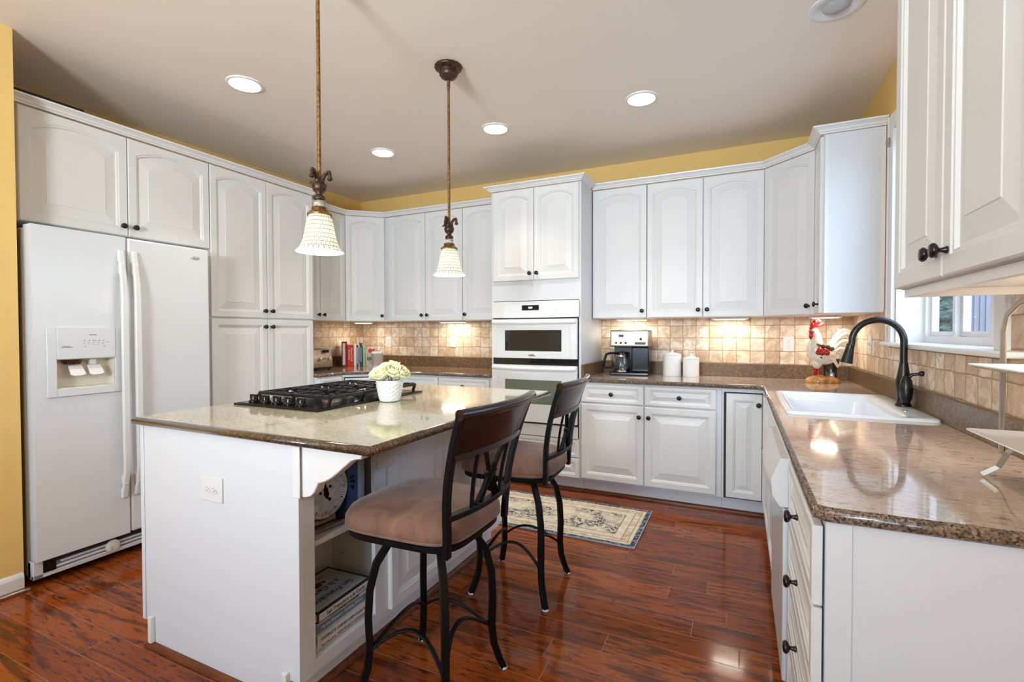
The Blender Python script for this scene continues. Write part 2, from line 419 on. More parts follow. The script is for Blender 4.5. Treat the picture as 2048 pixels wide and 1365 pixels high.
def text(name, s, size, mat, parent, loc, rot=(PI/2, 0, 0), ext=.0004, align='CENTER', sx=1.0, shear=0.0, label=None):
    cu = bpy.data.curves.new(name, 'FONT'); cu.body = s; cu.size = size; cu.extrude = ext; cu.align_x = align; cu.align_y = 'CENTER'
    cu.shear = shear; cu.resolution_u = 3
    t = bpy.data.objects.new('tmp', cu); COL.objects.link(t)
    dg = bpy.context.evaluated_depsgraph_get(); me = bpy.data.meshes.new_from_object(t.evaluated_get(dg))
    bpy.data.objects.remove(t); me.materials.clear(); me.materials.append(MT[mat])
    o = bpy.data.objects.new(name, me); COL.objects.link(o); o.parent = parent; o.location = loc; o.rotation_euler = rot; o.scale = (sx, 1, 1)
    if label: o['label'] = label
    return o
def sweep(mb, path, prof, closed=False):
    """path: 2D points; prof: (out, z); out is to the right of travel."""
    P = [Vector((a, b)) for a, b in path]; n = len(P); rings = []
    for i in range(n):
        d0 = (P[i]-P[i-1]).normalized() if i > 0 else None
        d1 = (P[i+1]-P[i]).normalized() if i < n-1 else None
        if d0 is None: d0 = d1
        if d1 is None: d1 = d0
        n0 = Vector((d0.y, -d0.x)); n1 = Vector((d1.y, -d1.x)); m = (n0+n1).normalized(); k = 1/max(.3, m.dot(n0))
        rings.append([(P[i].x + m.x*k*o, P[i].y + m.y*k*o, z) for o, z in prof])
    return mb.rings(rings, True)

# ------------------------------------------------------------------ cabinet parts (local: width +x, front -y, up +z)
def ring_pts(x0, x1, z0, z1, y, arch=0.0, N=12):
    pts = [(x0, y, z0), (x1, y, z0)]
    for k in range(N+1):
        x = x1 + (x0-x1)*k/N
        t = (x - (x0+x1)/2)/((x1-x0)/2)
        pts.append((x, y, z1 - arch*(t*t)))
    return pts
def door_mesh(w, h, arch=0.0, fr=.055, th=.019, flat=False):
    """front face at y = 0, back at y = +th, origin at lower-left"""
    mb = MB()
    frt = fr if h > .3 else min(fr, h*.24)
    R = [ring_pts(0, w, 0, h, th), ring_pts(0, w, 0, h, .004), ring_pts(.004, w-.004, .004, h-.004, 0)]
    a = arch
    def inner(d, y): return ring_pts(fr+d, w-fr-d, frt+d, h-frt-d, y, a)
    slope = min(.042, (w-2*fr)*.22, (h-2*frt)*.26)
    R += [inner(-.012, 0), inner(-.009, .0035), inner(-.003, .0042), inner(.002, .012), inner(.007, .012), inner(.012+slope, .0032), inner(.0145+slope, .0012)]
    mb.rings(R, True, True, True)
    return mb
KP = [(.008, 0), (.0085, -.002), (.0062, -.006), (.0048, -.012), (.005, -.015), (.012, -.018), (.0162, -.022), (.0165, -.027), (.013, -.031), (.004, -.0325)]
knob_me = MB().lathe(KP, axis='y', n=14)
bmesh.ops.recalc_face_normals(knob_me.bm, faces=knob_me.bm.faces)
KM = bpy.data.meshes.new('knob'); knob_me.bm.to_mesh(KM); KM.materials.append(MT['bronze'])
for p_ in KM.polygons: p_.use_smooth = True
def add_knob(parent, x, z):
    k = bpy.data.objects.new('knob', KM); COL.objects.link(k); k.parent = parent; k.location = (x, 0, z); k['label'] = 'dark bronze knob'
    return k
def door(parent, x, z, w, h, arch=.0, knob=None, y=-.019, name='door', fr=.055):
    o = door_mesh(w, h, arch, fr).build(name, 'cab', parent)
    o.location = (x, y, z)
    if knob: add_knob(o, *knob)
    return o
G = .002
def wall_cab(name, label, loc, rz, w, h, depth, doors, group=None, body=True, arch=.03, cat='cabinet', back=0.0):
    """doors: list of (x0, x1, z0, z1, knobside or None, knob at 'b'/'t', arch)"""
    t = thing(name, label, cat, loc, rz, group)
    if body:
        m = MB(); m.box(0, w, 0, depth, 0, h).build('body', 'panel', t, bevel=.001, seg=1)
    for (x0, x1, z0, z1, ks, kz, ar) in doors:
        ww, hh = x1-x0-2*G, z1-z0-2*G
        k = None
        if ks: k = (.030 if ks == 'l' else ww-.030 if ks == 'r' else ww/2, .055 if kz == 'b' else hh-.055 if kz == 't' else hh/2)
        nm = 'drawer' if ks == 'c' else 'door'
        door(t, x0+G, z0+G, ww, hh, ar, k, name=nm)
    return t

# ------------------------------------------------------------------ setting
def wallbox(name, x0, x1, y0, y1, z0, z1, mat): return struct(MB().box(x0, x1, y0, y1, z0, z1).build(name, mat))
wallbox('floor', -.2, 6.2, YR-.1, .2, -.05, 0, 'floor')
wallbox('ceiling', -.2, W+.2, YR-.1, .2, ZC, ZC+.06, 'ceil')
wallbox('wall_back', -.15, W+.2, 0, .15, 0, ZC, 'wall')
wallbox('wall_left', -.15, 0, YS, 0, 0, ZC, 'wall')
wallbox('wall_stub', -.15, XS, YR, YS, 0, ZC, 'wall')
# right wall with window opening
WY0, WY1, WZ0, WZ1, WD = -2.235, -1.055, 1.215, 2.36, .178
m = MB()
m.box(W, W+WD, YR, WY0, 0, ZC); m.box(W, W+WD, WY1, 0, 0, ZC); m.box(W, W+WD, WY0, WY1, 0, WZ0); m.box(W, W+WD, WY0, WY1, WZ1, ZC)
struct(m.build('wall_right', 'wall'))
m = MB(); xs = [XS]
for cx, ww in REARWIN: xs += [cx-ww/2, cx+ww/2]
xs.append(W)
for i in range(0, len(xs), 2): m.box(xs[i], xs[i+1], YR-.12, YR, 0, ZC)
for cx, ww in REARWIN:
    m.box(cx-ww/2, cx+ww/2, YR-.12, YR, 0, .45); m.box(cx-ww/2, cx+ww/2, YR-.12, YR, 2.42, ZC)
struct(m.build('wall_rear', 'wall'))
for i, (cx, ww) in enumerate(REARWIN):
    m = MB(); a, b = cx-ww/2, cx+ww/2
    for q in ((a-.08, a, .37, 2.5), (b, b+.08, .37, 2.5), (a, b, .37, .45), (a, b, 2.42, 2.5), (cx-.02, cx+.02, .45, 2.42), (a, b, 1.42, 1.46)):
        m.box(q[0], q[1], YR, YR+.02, q[2], q[3])
    struct(m.build('window_%d' % (i+2), 'trim'))
# tile backsplash (part of the walls' finish)
TT = .010
struct(MB().box(0, 1.999, -TT, -.0005, ZT, 1.40).build('trim_1', 'tile'))
struct(MB().box(2.79, W-TT-.0005, -TT, -.0005, ZT, 1.40).build('trim_2', 'tile'))
m = MB(); m.box(W-TT, W-.0005, -.99, -TT, ZT, 1.40); m.box(W-TT, W-.0005, -2.36, -.99, ZT, WZ0-.03); m.box(W-TT, W-.0005, -3.13, -2.36, ZT, 1.40); m.box(W-TT, W-.0005, -2.36, -2.3205, WZ0-.03, 1.40)
struct(m.build('trim_3', 'tile'))
struct(MB().box(.0005, TT, -1.225, -TT-.0005, ZT, 1.40).build('trim_4', 'tile'))
# baseboard and shoe molding at the stub wall
m = MB(); sweep(m, [(XS, YR+.01), (XS, YS-.004)], [(0, 0), (.016, 0), (.016, .075), (.011, .088), (.006, .094), (.0, .096)]); struct(m.build('baseboard_left', 'trim'))
QR = [(0, 0), (.020, 0), (.020, .004), (.016, .013), (.009, .019), (0, .021)]
m = MB(); sweep(m, [(XS+.0165, YR+.01), (XS+.0165, YS+.012)], QR); struct(m.build('baseboard_left', 'shoe'))

# sink window: frame, sashes, panes, casing, sill
win = struct(MB().box(W+.001, W+WD-.002, WY1-.012, WY1-.0005, WZ0, WZ1).box(W+.001, W+WD-.002, WY0+.0005, WY0+.012, WZ0, WZ1).box(W+.001, W+WD-.002, WY0+.012, WY1-.012, WZ1-.012, WZ1-.0005).build('window_1', 'trim'))
m = MB()
yf0, yf1 = WY0+.013, WY1-.013; xg = W+.155
for a, b, c_, d in ((yf0, yf1, WZ0+.001, WZ0+.035), (yf0, yf1, WZ1-.05, WZ1-.013), (yf1-.022, yf1, WZ0+.035, WZ1-.05), (yf0, yf0+.022, WZ0+.035, WZ1-.05), (-1.475, -1.445, WZ0+.035, WZ1-.05), (-1.845, -1.812, WZ0+.035, WZ1-.05)):
    m.box(xg-.035, xg+.02, a, b, c_, d)
m.build('window_frame', 'trim', win)
for a, b in ((-1.443, yf1-.024), (-1.810, -1.477), (yf0+.024, -1.847)):
    m = MB(); z0, z1 = WZ0+.036, WZ1-.051; t_ = .022
    m.box(xg-.015, xg+.012, a, a+t_, z0, z1); m.box(xg-.015, xg+.012, b-t_, b, z0, z1); m.box(xg-.015, xg+.012, a+t_, b-t_, z0, z0+t_); m.box(xg-.015, xg+.012, a+t_, b-t_, z1-t_, z1)
    sh = m.build('sash', 'trim', win)
    MB().box(xg-.002, xg+.002, a+t_-.002, b-t_+.002, z0+t_-.002, z1-t_+.002).build('pane', 'pane', sh)
m = MB()
prof = [(0, 0), (.0, .018), (.012, .022), (.055, .016), (.075, .024), (.085, .024), (.085, 0)]
for ya, yb, za, zb in ((WY1, WY1+.085, WZ0, WZ1+.085), (WY0-.085, WY0, WZ0, WZ1+.085), (WY0, WY1, WZ1, WZ1+.085)):
    m.box(W-.020, W-.0005, ya, yb, za, zb)
    if zb-za > .5: m.box(W-.026, W-.020, min(ya, yb)+(.062 if ya >= WY1 else .0), min(ya, yb)+(.085 if ya >= WY1 else .023), za, zb)
struct(m.build('trim_5', 'trim', bevel=.002))
m = MB(); m.box(W-.055, W-.0005, -2.40, -.985, WZ0-.022, WZ0); m.box(W-.0005, W+WD-.003, WY0+.0005, WY1-.0005, WZ0-.022, WZ0+.0008); struct(m.build('trim_6', 'trim', bevel=.008, seg=3))
# outside: trees and corner of grey siding
def foliage(name, c, rad, n, col, label, grp=None):
    t = thing(name, label, 'tree', (c[0], c[1], 0), 0, grp)
    m = MB(); m.tube([(0, 0, 0), (.05, .02, c[2]*.6), (0, 0, c[2]+rad[2]*.5)], [.12, .09, .03], 8); m.build('trunk', 'darkpat', t)
    m = MB(); rnd = random.Random(int(c[1]*100)+5)
    for i in range(n):
        a = rnd.uniform(0, 2*PI); q = math.acos(rnd.uniform(-1, 1)); rr = rnd.uniform(.55, 1.0)
        p = Vector((rad[0]*rr*math.sin(q)*math.cos(a), rad[1]*rr*math.sin(q)*math.sin(a), c[2]+rad[2]*rr*math.cos(q)))
        L = rnd.uniform(.10, .20); wd = L*.28
        M_ = Matrix.Translation(p) @ Matrix.Rotation(rnd.uniform(0, 6.28), 4, 'Z') @ Matrix.Rotation(rnd.uniform(-1.2, 1.2), 4, 'X')
        vs = [m.bm.verts.new(M_ @ Vector(v)) for v in ((-L/2, 0, 0), (0, -wd, .01), (L/2, 0, -.02), (0, wd, .01))]
        m.bm.faces.new(vs)
    me = NT('leaf_'+name); f = me.noise(me.co(), 6, 3)
    me.set(Base_Color=me.ramp(f, [(.3, tuple(x*.45 for x in col)), (.7, col)]), Roughness=.45)
    m.build('foliage', me.m, t, recalc=False)
wallbox('ground', 4.95, 24, -12, 34, -.35, -.3, 'leaf')
foliage('garden_tree', (6.65, 5.0, 1.7), (1.7, 1.2, 1.8), 15000, (.60, .84, .72), 'tree with pale green leaves outside the left pane of the sink window')
foliage('garden_bush', (6.85, 2.7, 1.2), (.55, .7, 1.3), 5000, (.10, .50, .28), 'deep green bush outside the narrow right pane of the sink window')
m = MB(); m.box(5.80, 5.925, 1.42, 1.55, -.3, 3.2)
for k in range(3): m.box(5.81+k*.04, 5.825+k*.04, 1.413, 1.42, -.3, 3.2)
struct(m.build('trim_7', 'siding'))

# ------------------------------------------------------------------ upper and tall cabinets
H = ZD - ZU
XL = .585       # tall run front plane on the left wall
# fridge top cabinet
yA, yB, yC = -3.110, -2.619, -2.123
h_ft = ZD-1.852
t = wall_cab('wall_cabinet', 'wide two-door white cabinet above the refrigerator', (XL-.019, yA, 1.852), PI/2, yC-yA, h_ft+.004, XL-.022,
    [(0, yB-yA, 0, h_ft, 'r', 'b', .05), (yB-yA, yC-yA, 0, h_ft, 'l', 'b', .05)])
MB().box(YS+.003-yA, 0-.001, .001, .02, 0, h_ft).build('filler_strip', 'trim', t)
# pantry
yP = -1.2293
z0 = .11
pm = (yP-yC)/2
t = wall_cab('pantry_cabinet', 'tall four-door white pantry cabinet right of the refrigerator', (XL-.019, yC+.002, z0), PI/2, yP-yC-.002, ZD-z0+.004, XL-.022,
    [(0, pm, 1.383-z0, ZD-z0, 'r', 'b', .045), (pm, yP-yC, 1.383-z0, ZD-z0, 'l', 'b', .045),
     (0, pm, .0, 1.375-z0, 'r', 't', 0), (pm, yP-yC, .0, 1.375-z0, 'l', 't', 0)])
MB().box(0, yP-yC-.002, .07, XL-.03, -z0+.001, 0).build('toe_kick', 'panel', t)
# left wall upper pair
yu = -.325
yL = -.578
wl = yL - (yP+.001)
wall_cab('wall_cabinet', 'two-door white upper cabinet between the pantry and the angled left corner cabinet', (-yu-.019, yP+.001, ZU), PI/2, wl-.001, H+.004, -yu-.022,
    [(0, wl/2, 0, H, 'r', 'b', .035), (wl/2, wl, 0, H, 'l', 'b', .035)])
def diag_cab(name, label, pts, p0, p1, z, h, knobside):
    """pts: footprint polygon; p0->p1 diagonal front, outward normal on the right of travel"""
    t = thing(name, label, 'cabinet', (p0[0], p0[1], z), math.atan2(p1[1]-p0[1], p1[0]-p0[0]))
    a = -t.rotation_euler[2]
    loc = [((x-p0[0])*math.cos(a)-(y-p0[1])*math.sin(a), (x-p0[0])*math.sin(a)+(y-p0[1])*math.cos(a)) for x, y in pts]
    L = math.hypot(p1[0]-p0[0], p1[1]-p0[1])
    MB().prism(loc, 0, h+.004).build('body', 'panel', t)
    k = (.030 if knobside == 'l' else L-.016-.030, .055)
    door(t, .008, G, L-.016, h-2*G, .035, k)
    return t
c = .013
diag_cab('corner_cabinet', 'angled white corner upper cabinet over the red books', [(.004, -.004), (.004, yL+.001), (-yu-.018, yL+.001), (.609, yu+.018), (.609, -.004)], (-yu-.019+.004, yL+.004), (.609-.004, yu+.019-.004), ZU, H, 'r')
# back wall uppers, left of the oven
def back_cab(label, x0, x1, doors, loc_z=ZU, h=H, yfront=yu, depth=None, name='wall_cabinet', body_h=None):
    d = depth if depth else -yfront-.022
    return wall_cab(name, label, (x0, yfront+.019, loc_z), 0, x1-x0-.001, body_h or h+.004, d, doors)
MB_ = None
t = back_cab('two-door white upper cabinet on the back wall left of the second pendant lamp', .6105, 1.5327, [(.6105*0+.045, 1.1067-.6105, 0, H, 'r', 'b', .035), (1.1067-.6105, 1.5327-.6105, 0, H, 'l', 'b', .035)])
back_cab('narrow one-door white upper cabinet touching the oven tower on its left', 1.5337, 1.985, [(0, 1.965-1.5337, 0, H, 'l', 'b', .035)])
# back wall uppers, right of the oven
X1, X2, X3, X4 = 2.7898, 3.2365, 3.6542, 4.0694
back_cab('one-door white upper cabinet over the coffee maker', X1+.002, X2, [(0.004, X2-X1-.003, 0, H, 'r', 'b', .035)])
back_cab('two-door white upper cabinet over the canisters on the back wall', X2+.0005, X4, [(0.001, X3-X2, 0, H, 'r', 'b', .035), (X3-X2, X4-X2, 0, H, 'l', 'b', .035)])
xr = 4.345
diag_cab('corner_cabinet', 'angled white corner upper cabinet over the rooster figurine', [(W-.004, -.004), (4.070, -.004), (4.070, yu+.018), (xr+.018, -.601), (W-.004, -.601)], (4.070+.004, yu+.019-.004), (xr+.019-.004, -.601+.004), ZU, H, 'r')
# narrow right wall upper (front faces -x); local +x runs toward -y
t = wall_cab('wall_cabinet', 'narrow white upper cabinet with a wide flat side panel left of the sink window', (xr+.019, -.603, ZU), -PI/2, .851-.603, H+.004, W-xr-.022,
    [(.002, .232, 0, H, 'r', 'b', .03)])
m = MB(); m.box(.2485, .2525, .004, .022, 0, H); m.box(.2485, .2525, W-xr-.045, W-xr-.024, 0, H); m.build('side_trim', 'trim', t)
# near right upper
xn, yn0, yn1, yn2 = 4.320, -2.533, -2.907, -3.283
ZN = 1.394
t = wall_cab('wall_cabinet', 'large white upper cabinet nearest the camera at the top right', (xn+.019, yn0, ZN), -PI/2, yn0-yn2, ZD-ZN+.004, W-xn-.022,
    [(0, yn0-yn1, 0, ZD-ZN, 'r', 'b', .035), (yn0-yn1, yn0-yn2, 0, ZD-ZN, 'l', 'b', .035)])
m = MB(); m.box(.012, yn0-yn2-.002, .004, .022, -.022, -.0005); m.box(.012, .03, .022, .322, -.022, -.0005); m.build('light_rail', 'trim', t)

# crown moldings
CR = [(-.012, ZD+.006), (.004, ZD+.006), (.006, ZD+.013), (.014, ZD+.016), (.020, ZD+.026), (.036, ZD+.036), (.044, ZD+.037), (.046, ZD+.046), (-.012, ZD+.046)]
m = MB(); sweep(m, [(XL, YS+.004), (XL, yP+.004), (.325+.002, yP+.004), (.325, yL), (.609, yu), (1.998, yu)], CR)
tag(m.build('crown_molding', 'trim'), 'white crown molding along the tops of the left cabinets from the refrigerator to the oven tower', 'molding')
m = MB(); sweep(m, [(X1+.006, yu), (X4, yu), (xr, -.601), (xr, -.858), (W-.003, -.858)], CR)
tag(m.build('crown_molding', 'trim'), 'white crown molding stepping around the cabinets right of the oven tower', 'molding')
m = MB(); sweep(m, [(W-.003, yn0+.003), (xn, yn0+.003), (xn, yn2)], CR)
tag(m.build('crown_molding', 'trim'), 'white crown molding over the nearest right cabinet by the window', 'molding')
# dark flat thing lying on the crown at far left
m = MB(); m.box(-.12, .03, -.16, .16, 0, .02)
o = m.build('tray', 'black', None, bevel=.003, loc=(.585, -3.0, ZD+.0465)); tag(o, 'thin black tray lying on top of the cabinet above the refrigerator', 'tray')

# ------------------------------------------------------------------ oven tower
ox0, ox1, oyf = 2.001, 2.788, -.64
t = thing('oven_cabinet', 'tall white oven tower cabinet between the two counters', 'cabinet', (ox0, oyf+.019, 0))
wv = ox1-ox0; dp = -oyf-.022
m = MB()
m.box(0, wv, 0, dp, 1.53, 2.449); m.box(0, wv, 0, dp, .115, .43); m.box(0, .018, 0, dp, .43, 1.53); m.box(wv-.018, wv, 0, dp, .43, 1.53); m.box(.018, wv-.018, dp-.02, dp, .43, 1.53); m.box(0, wv, .07, dp, .001, .115)
m.build('body', 'panel', t, bevel=.001, seg=1)
zo0 = 1.696
xa, xb, xc = 2.0234-ox0, 2.3934-ox0, 2.7718-ox0
door(t, xa, zo0, xb-xa-G, 2.443-zo0, .04, (xb-xa-.03, .055))
door(t, xb+G, zo0, xc-xb-G, 2.443-zo0, .04, (.03, .055))
door(t, .012, .285, wv-.024, .140, 0, ((wv-.024)/2, .07), name='drawer', fr=.04)
door(t, .012, .122, wv-.024, .155, 0, ((wv-.024)/2, .08), name='drawer', fr=.04)
m = MB(); CO = [(a, b-.002) for a, b in CR]
sweep(m, [(-.0005, dp-.37), (-.0005, -.021), (wv+.0005, -.021), (wv+.0005, dp-.37)], CO); m.build('crown', 'trim', t)
# double oven (its own thing)
ov = thing('double_oven', 'white built-in double wall oven with black display', 'oven', (ox0+.021, oyf, .432))
ow = wv-.042; bz = .432
m = MB(); m.box(.0, ow, .006, .55, 0, 1.527-bz-.002); m.build('body', 'blackglass', ov)
m = MB(); m.box(-.012, ow+.012, -.004, .004, 1.386-bz+.004, 1.524-bz)
cp = m.build('control_panel', 'plast', ov, bevel=.004)
MB().prism([(.10, 1.39-bz), (ow-.10, 1.39-bz), (ow-.12, 1.502-bz), (.11, 1.502-bz)], -.0062, -.004, 'xz').build('glass_panel', plain('white_glass_panel', (.74, .78, .78), .08), cp)
MB().box(.27, .42, -.0075, -.0062, 1.45-bz, 1.492-bz).build('display', 'black', cp)
text('clock_digits', '4:09', .022, 'clock', cp, (.345, -.0078, 1.471-bz))
m = MB()
for i in range(9):
    for j in range(4):
        if not (i < 1 and j > 2): m.box(.44+i*.021, .446+i*.021, -.0068, -.0062, 1.42+j*.019-bz, 1.4235+j*.019-bz)
for i in range(4):
    for j in range(3): m.box(.15+i*.022, .156+i*.022, -.0068, -.0062, 1.412+j*.02-bz, 1.4155+j*.02-bz)
for i in range(6): m.box(.285+i*.022, .290+i*.022, -.0068, -.0062, 1.420-bz, 1.4235-bz)
tag(m.build('key_print', 'lightprint', cp), kind='stuff')
def oven_door(z0, z1, wz0, wz1, glass, nm):
    m = MB(); N = 10
    # bowed front slab with window hole: build as frame of prisms
    def yf(x): return -.022 - .012*math.sin(PI*x/ow)
    segs = [(0, .125), (.125, ow-.125), (ow-.125, ow)]
    def slab(xa_, xb_, za, zb, n=6):
        r = []
        for i in range(n+1):
            x = xa_+(xb_-xa_)*i/n; r.append([(x, .004, za), (x, yf(x), za), (x, yf(x), zb), (x, .004, zb)])
        m.rings(r, True)
    slab(.002, .125, z0, z1); slab(ow-.125, ow-.002, z0, z1); slab(.125, ow-.125, z0, wz0, 8); slab(.125, ow-.125, wz1, z1, 8)
    d = m.build('oven_door', 'plast', ov, smooth=True, angle=30)
    m = MB(); r = []
    for i in range(9):
        x = .120+(ow-.240)*i/8; r.append([(x, yf(x)+.012, wz0-.004), (x, yf(x)+.003, wz0-.004), (x, yf(x)+.003, wz1+.004), (x, yf(x)+.012, wz1+.004)])
    m.rings(r, True); m.build('window_glass', glass, d, smooth=True, angle=30)
    # raised inset border
    m = MB()
    for xx in (.055, ow-.062): 
        m.tube([(xx+(-.012 if xx < .3 else .012), yf(xx)-.0005, z0+.01), (xx, yf(xx)-.0005, z1-.06)], .0022, 6)
    m.build('panel_ridge', 'plast', d)
    m = MB(); pts = [(.01+(ow-.02)*i/12, -.026-.034*(math.sin(PI*i/12)**.5), z1-.024-.004*math.sin(PI*i/12)) for i in range(13)]
    m.tube(pts, .013, 10, ry=.016); m.build('handle', 'plast', d, smooth=True)
    return d
du = oven_door(1.060-bz, 1.378-bz, 1.118-bz, 1.288-bz, 'blackglass', 'u')
m = MB(); m.sph(1, (0, 0, 0), .034, .003, 1, 16, 8); m.xform(Matrix.Diagonal((1, 1, .011, 1))); o = m.build('badge', 'chrome', du, smooth=True); o.location = (ow/2, -.036, 1.087-bz)
text('badge_lettering', 'Whirlpool', .010, 'greytext', du, (ow/2, -.0392, 1.087-bz))
dl = oven_door(.545-bz, 1.004-bz, .690-bz, .885-bz, 'green_reflect', 'l')
m = MB(); m.box(.0, ow, -.004, .006, 0, .525-bz)
for k in range(9): m.box(.06+k*.07, .11+k*.07, -.006, -.004, .49-bz, .497-bz)
m.build('vent_grille', 'plast', ov)

# ------------------------------------------------------------------ refrigerator
FX = .775
fr = thing('refrigerator', 'white side-by-side refrigerator with ice and water dispenser', 'refrigerator', (FX, -3.142, 0), PI/2)
fwid = 3.142-2.250; FH = 1.812
# local: x along width, y+ into the wall
MB().box(0, fwid, .085, .70, .045, FH-.012).build('body', 'fridge', fr, bevel=.012, seg=3)
MT['fshade'] = plain('shaded_beige_grey_side', (.26, .21, .15), .5, var=.05, nscale=60)  # shade on the white fridge's side, put into the colour
MB().box(-.0025, -.0003, .086, .69, .06, FH-.02).build('side_shade_skin', 'fshade', fr)
def fdoor(x0, x1, nm):
    m = MB(); m.box(x0, x1, 0, .078, .135, FH)
    return m.build('door', 'fridge', fr, bevel=.014, seg=4)
gapx = 3.142-2.727
# left door built around the dispenser recess
cx0, cx1, cz0, cz1 = .094, .348, .985, 1.140
m = MB()
m.box(.006, cx0, 0, .078, .135, FH); m.box(cx1, gapx-.004, 0, .078, .135, FH); m.box(cx0, cx1, 0, .078, .135, cz0); m.box(cx0, cx1, 0, .078, cz1, FH); m.box(cx0, cx1, .07, .078, cz0, cz1)
bmesh.ops.remove_doubles(m.bm, verts=m.bm.verts, dist=1e-5)
ld = m.build('door', 'fridge', fr)
ld['label'] = 'left freezer door with dispenser'
rd = fdoor(gapx+.004, fwid-.004, 'r')
m = MB(); dx0, dx1, dz0, dz1 = .055, .377, .948, 1.303
m.box(dx0, cx0, -.010, -.0003, dz0, dz1); m.box(cx1, dx1, -.010, -.0003, dz0, dz1); m.box(cx0, cx1, -.010, -.0003, dz0, cz0); m.box(cx0, cx1, -.013, -.0003, cz1, dz1)
bz_ = m.build('dispenser_frame', 'fridge', ld, bevel=.002)
m = MB(); m.box(cx0+.0005, cx0+.003, .0, .069, cz0, cz1); m.box(cx1-.003, cx1-.0005, .0, .069, cz0, cz1); m.box(cx0+.003, cx1-.003, .066, .069, cz0, cz1); m.box(cx0+.003, cx1-.003, .0, .066, cz0+.0005, cz0+.006); m.box(cx0+.003, cx1-.003, .0, .066, cz1-.004, cz1-.0005)
m.build('dispenser_recess', 'cream_plast', ld)
for px_ in (.150, .232):
    m = MB(); m.prism([(px_, 1.105), (px_+.058, 1.105), (px_+.066, 1.050), (px_+.048, 1.040), (px_+.012, 1.040), (px_-.002, 1.050)], 0, .008, 'xz')
    m.xform(Matrix.Translation((0, .018, 0)) @ Matrix.Translation((0, 0, 1.105)) @ Matrix.Rotation(-.6, 4, 'X') @ Matrix.Translation((0, 0, -1.105)))
    m.build('paddle', 'plast', ld, bevel=.003)
m = MB(); m.lathe([(.034, cz1-.03), (.045, cz1-.004)], (.175, .038, 0), n=20); m.build('ice_chute', 'darkpat', ld)
m = MB(); m.box(.245, .275, .02, .045, cz1-.035, cz1-.004); m.build('water_spout', 'plast', ld, bevel=.003)
m = MB()
for i, xx in enumerate((.205, .226, .244, .253, .270, .290)):
    m.box(xx, xx+.005, -.0137, -.0129, 1.231, 1.236)
for i in range(5): m.box(.200+i*.021, .211+i*.021, -.0137, -.0129, 1.221, 1.2225); m.box(.200+i*.021, .212+i*.021, -.0137, -.0129, 1.214, 1.2152)
m.box(.305, .318, -.0137, -.0129, 1.224, 1.226); m.box(.21, .214, -.0137, -.0129, 1.199, 1.204); m.box(.295, .299, -.0137, -.0129, 1.199, 1.204)
m.box(.115, .150, -.0137, -.0129, 1.2035, 1.2065); m.box(.108, .160, -.0137, -.0129, 1.1985, 1.2005); m.box(.228, .262, -.0137, -.0129, 1.262, 1.2655)
m.build('control_print', 'greytext', ld)
def handle(x, par, s):
    m = MB(); N = 16; r = []
    for i in range(N+1):
        t_ = i/N; z = .345+t_*(1.735-.345); 
        out = -.045 if .12 < t_ < .85 else (-.012-.033*(t_/.12) if t_ <= .12 else -.012-.033*((1-t_)/.15))
        hw = .016 + .004*math.sin(PI*t_)
        r.append([(x-hw, out+.012, z), (x-hw*.8, out-.004, z), (x+hw*.8, out-.004, z), (x+hw, out+.012, z)])
    m.rings(r, True)
    m.box(x-.012, x+.012, -.034, -.0003, .42, .47); m.box(x-.012, x+.012, -.034, -.0003, 1.60, 1.66)
    m.box(x-.016, x+.016, -.012, -.0003, .345, .40); m.box(x-.016, x+.016, -.012, -.0003, 1.67, 1.735)
    m.build('handle', 'plast', par, bevel=.004)
handle(gapx-.032, ld, -1); handle(gapx+.034, rd, 1)
m = MB(); m.sph(1, (0, 0, 0), .028, .003, 1, 20, 8); m.xform(Matrix.Diagonal((1, 1, .0105, 1))); o = m.build('badge', 'chrome', rd, smooth=True); o.location = (3.142-2.345, -.0015, 1.748)
m = MB(); m.sph(1, (0, 0, 0), .020, .0012, 1, 20, 8); m.xform(Matrix.Diagonal((1, 1, .006, 1))); o = m.build('badge_center', 'plast', rd, smooth=True); o.location = (3.142-2.345, -.0042, 1.748)
text('badge_lettering', 'Whirlpool', .009, 'greytext', rd, (3.142-2.345, -.0058, 1.748))
# toe grille with slots and filter cap
m = MB(); m.box(.0, fwid, .030, .05, .040, .062); m.box(.09, fwid, .028, .05, .070, .082); m.box(.11, fwid, .030, .05, .090, .100); m.box(.0, .04, .030, .09, .04, .13)
m.box(0, fwid, .055, .085, .045, .125); g_ = m.build('toe_grille', 'fridge', fr, bevel=.003)
MB().box(.04, .09, .028, .055, .062, .128).build('hinge_cover', 'bronze', fr)
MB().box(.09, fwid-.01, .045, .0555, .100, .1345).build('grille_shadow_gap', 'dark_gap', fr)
m = MB(); m.xform(Matrix.Identity(4)); m.lathe([(.034, 0), (.034, -.012), (.028, -.014)], (.335, .028, .085), 'y', 20); o = m.build('filter_cap', 'plast', g_, smooth=True, angle=30)
m = MB(); m.lathe([(.012, -.014), (.011, -.022)], (.31, .028, .078), 'y', 12); m.build('filter_button', 'cream_plast', g_)
m = MB(); [m.cyl(.018, .001, .045, (xx, .2, 0), n=10) for xx in (.06, fwid-.06)]; [m.cyl(.018, .001, .045, (xx, .6, 0), n=10) for xx in (.06, fwid-.06)]; m.build('foot', 'black', fr)

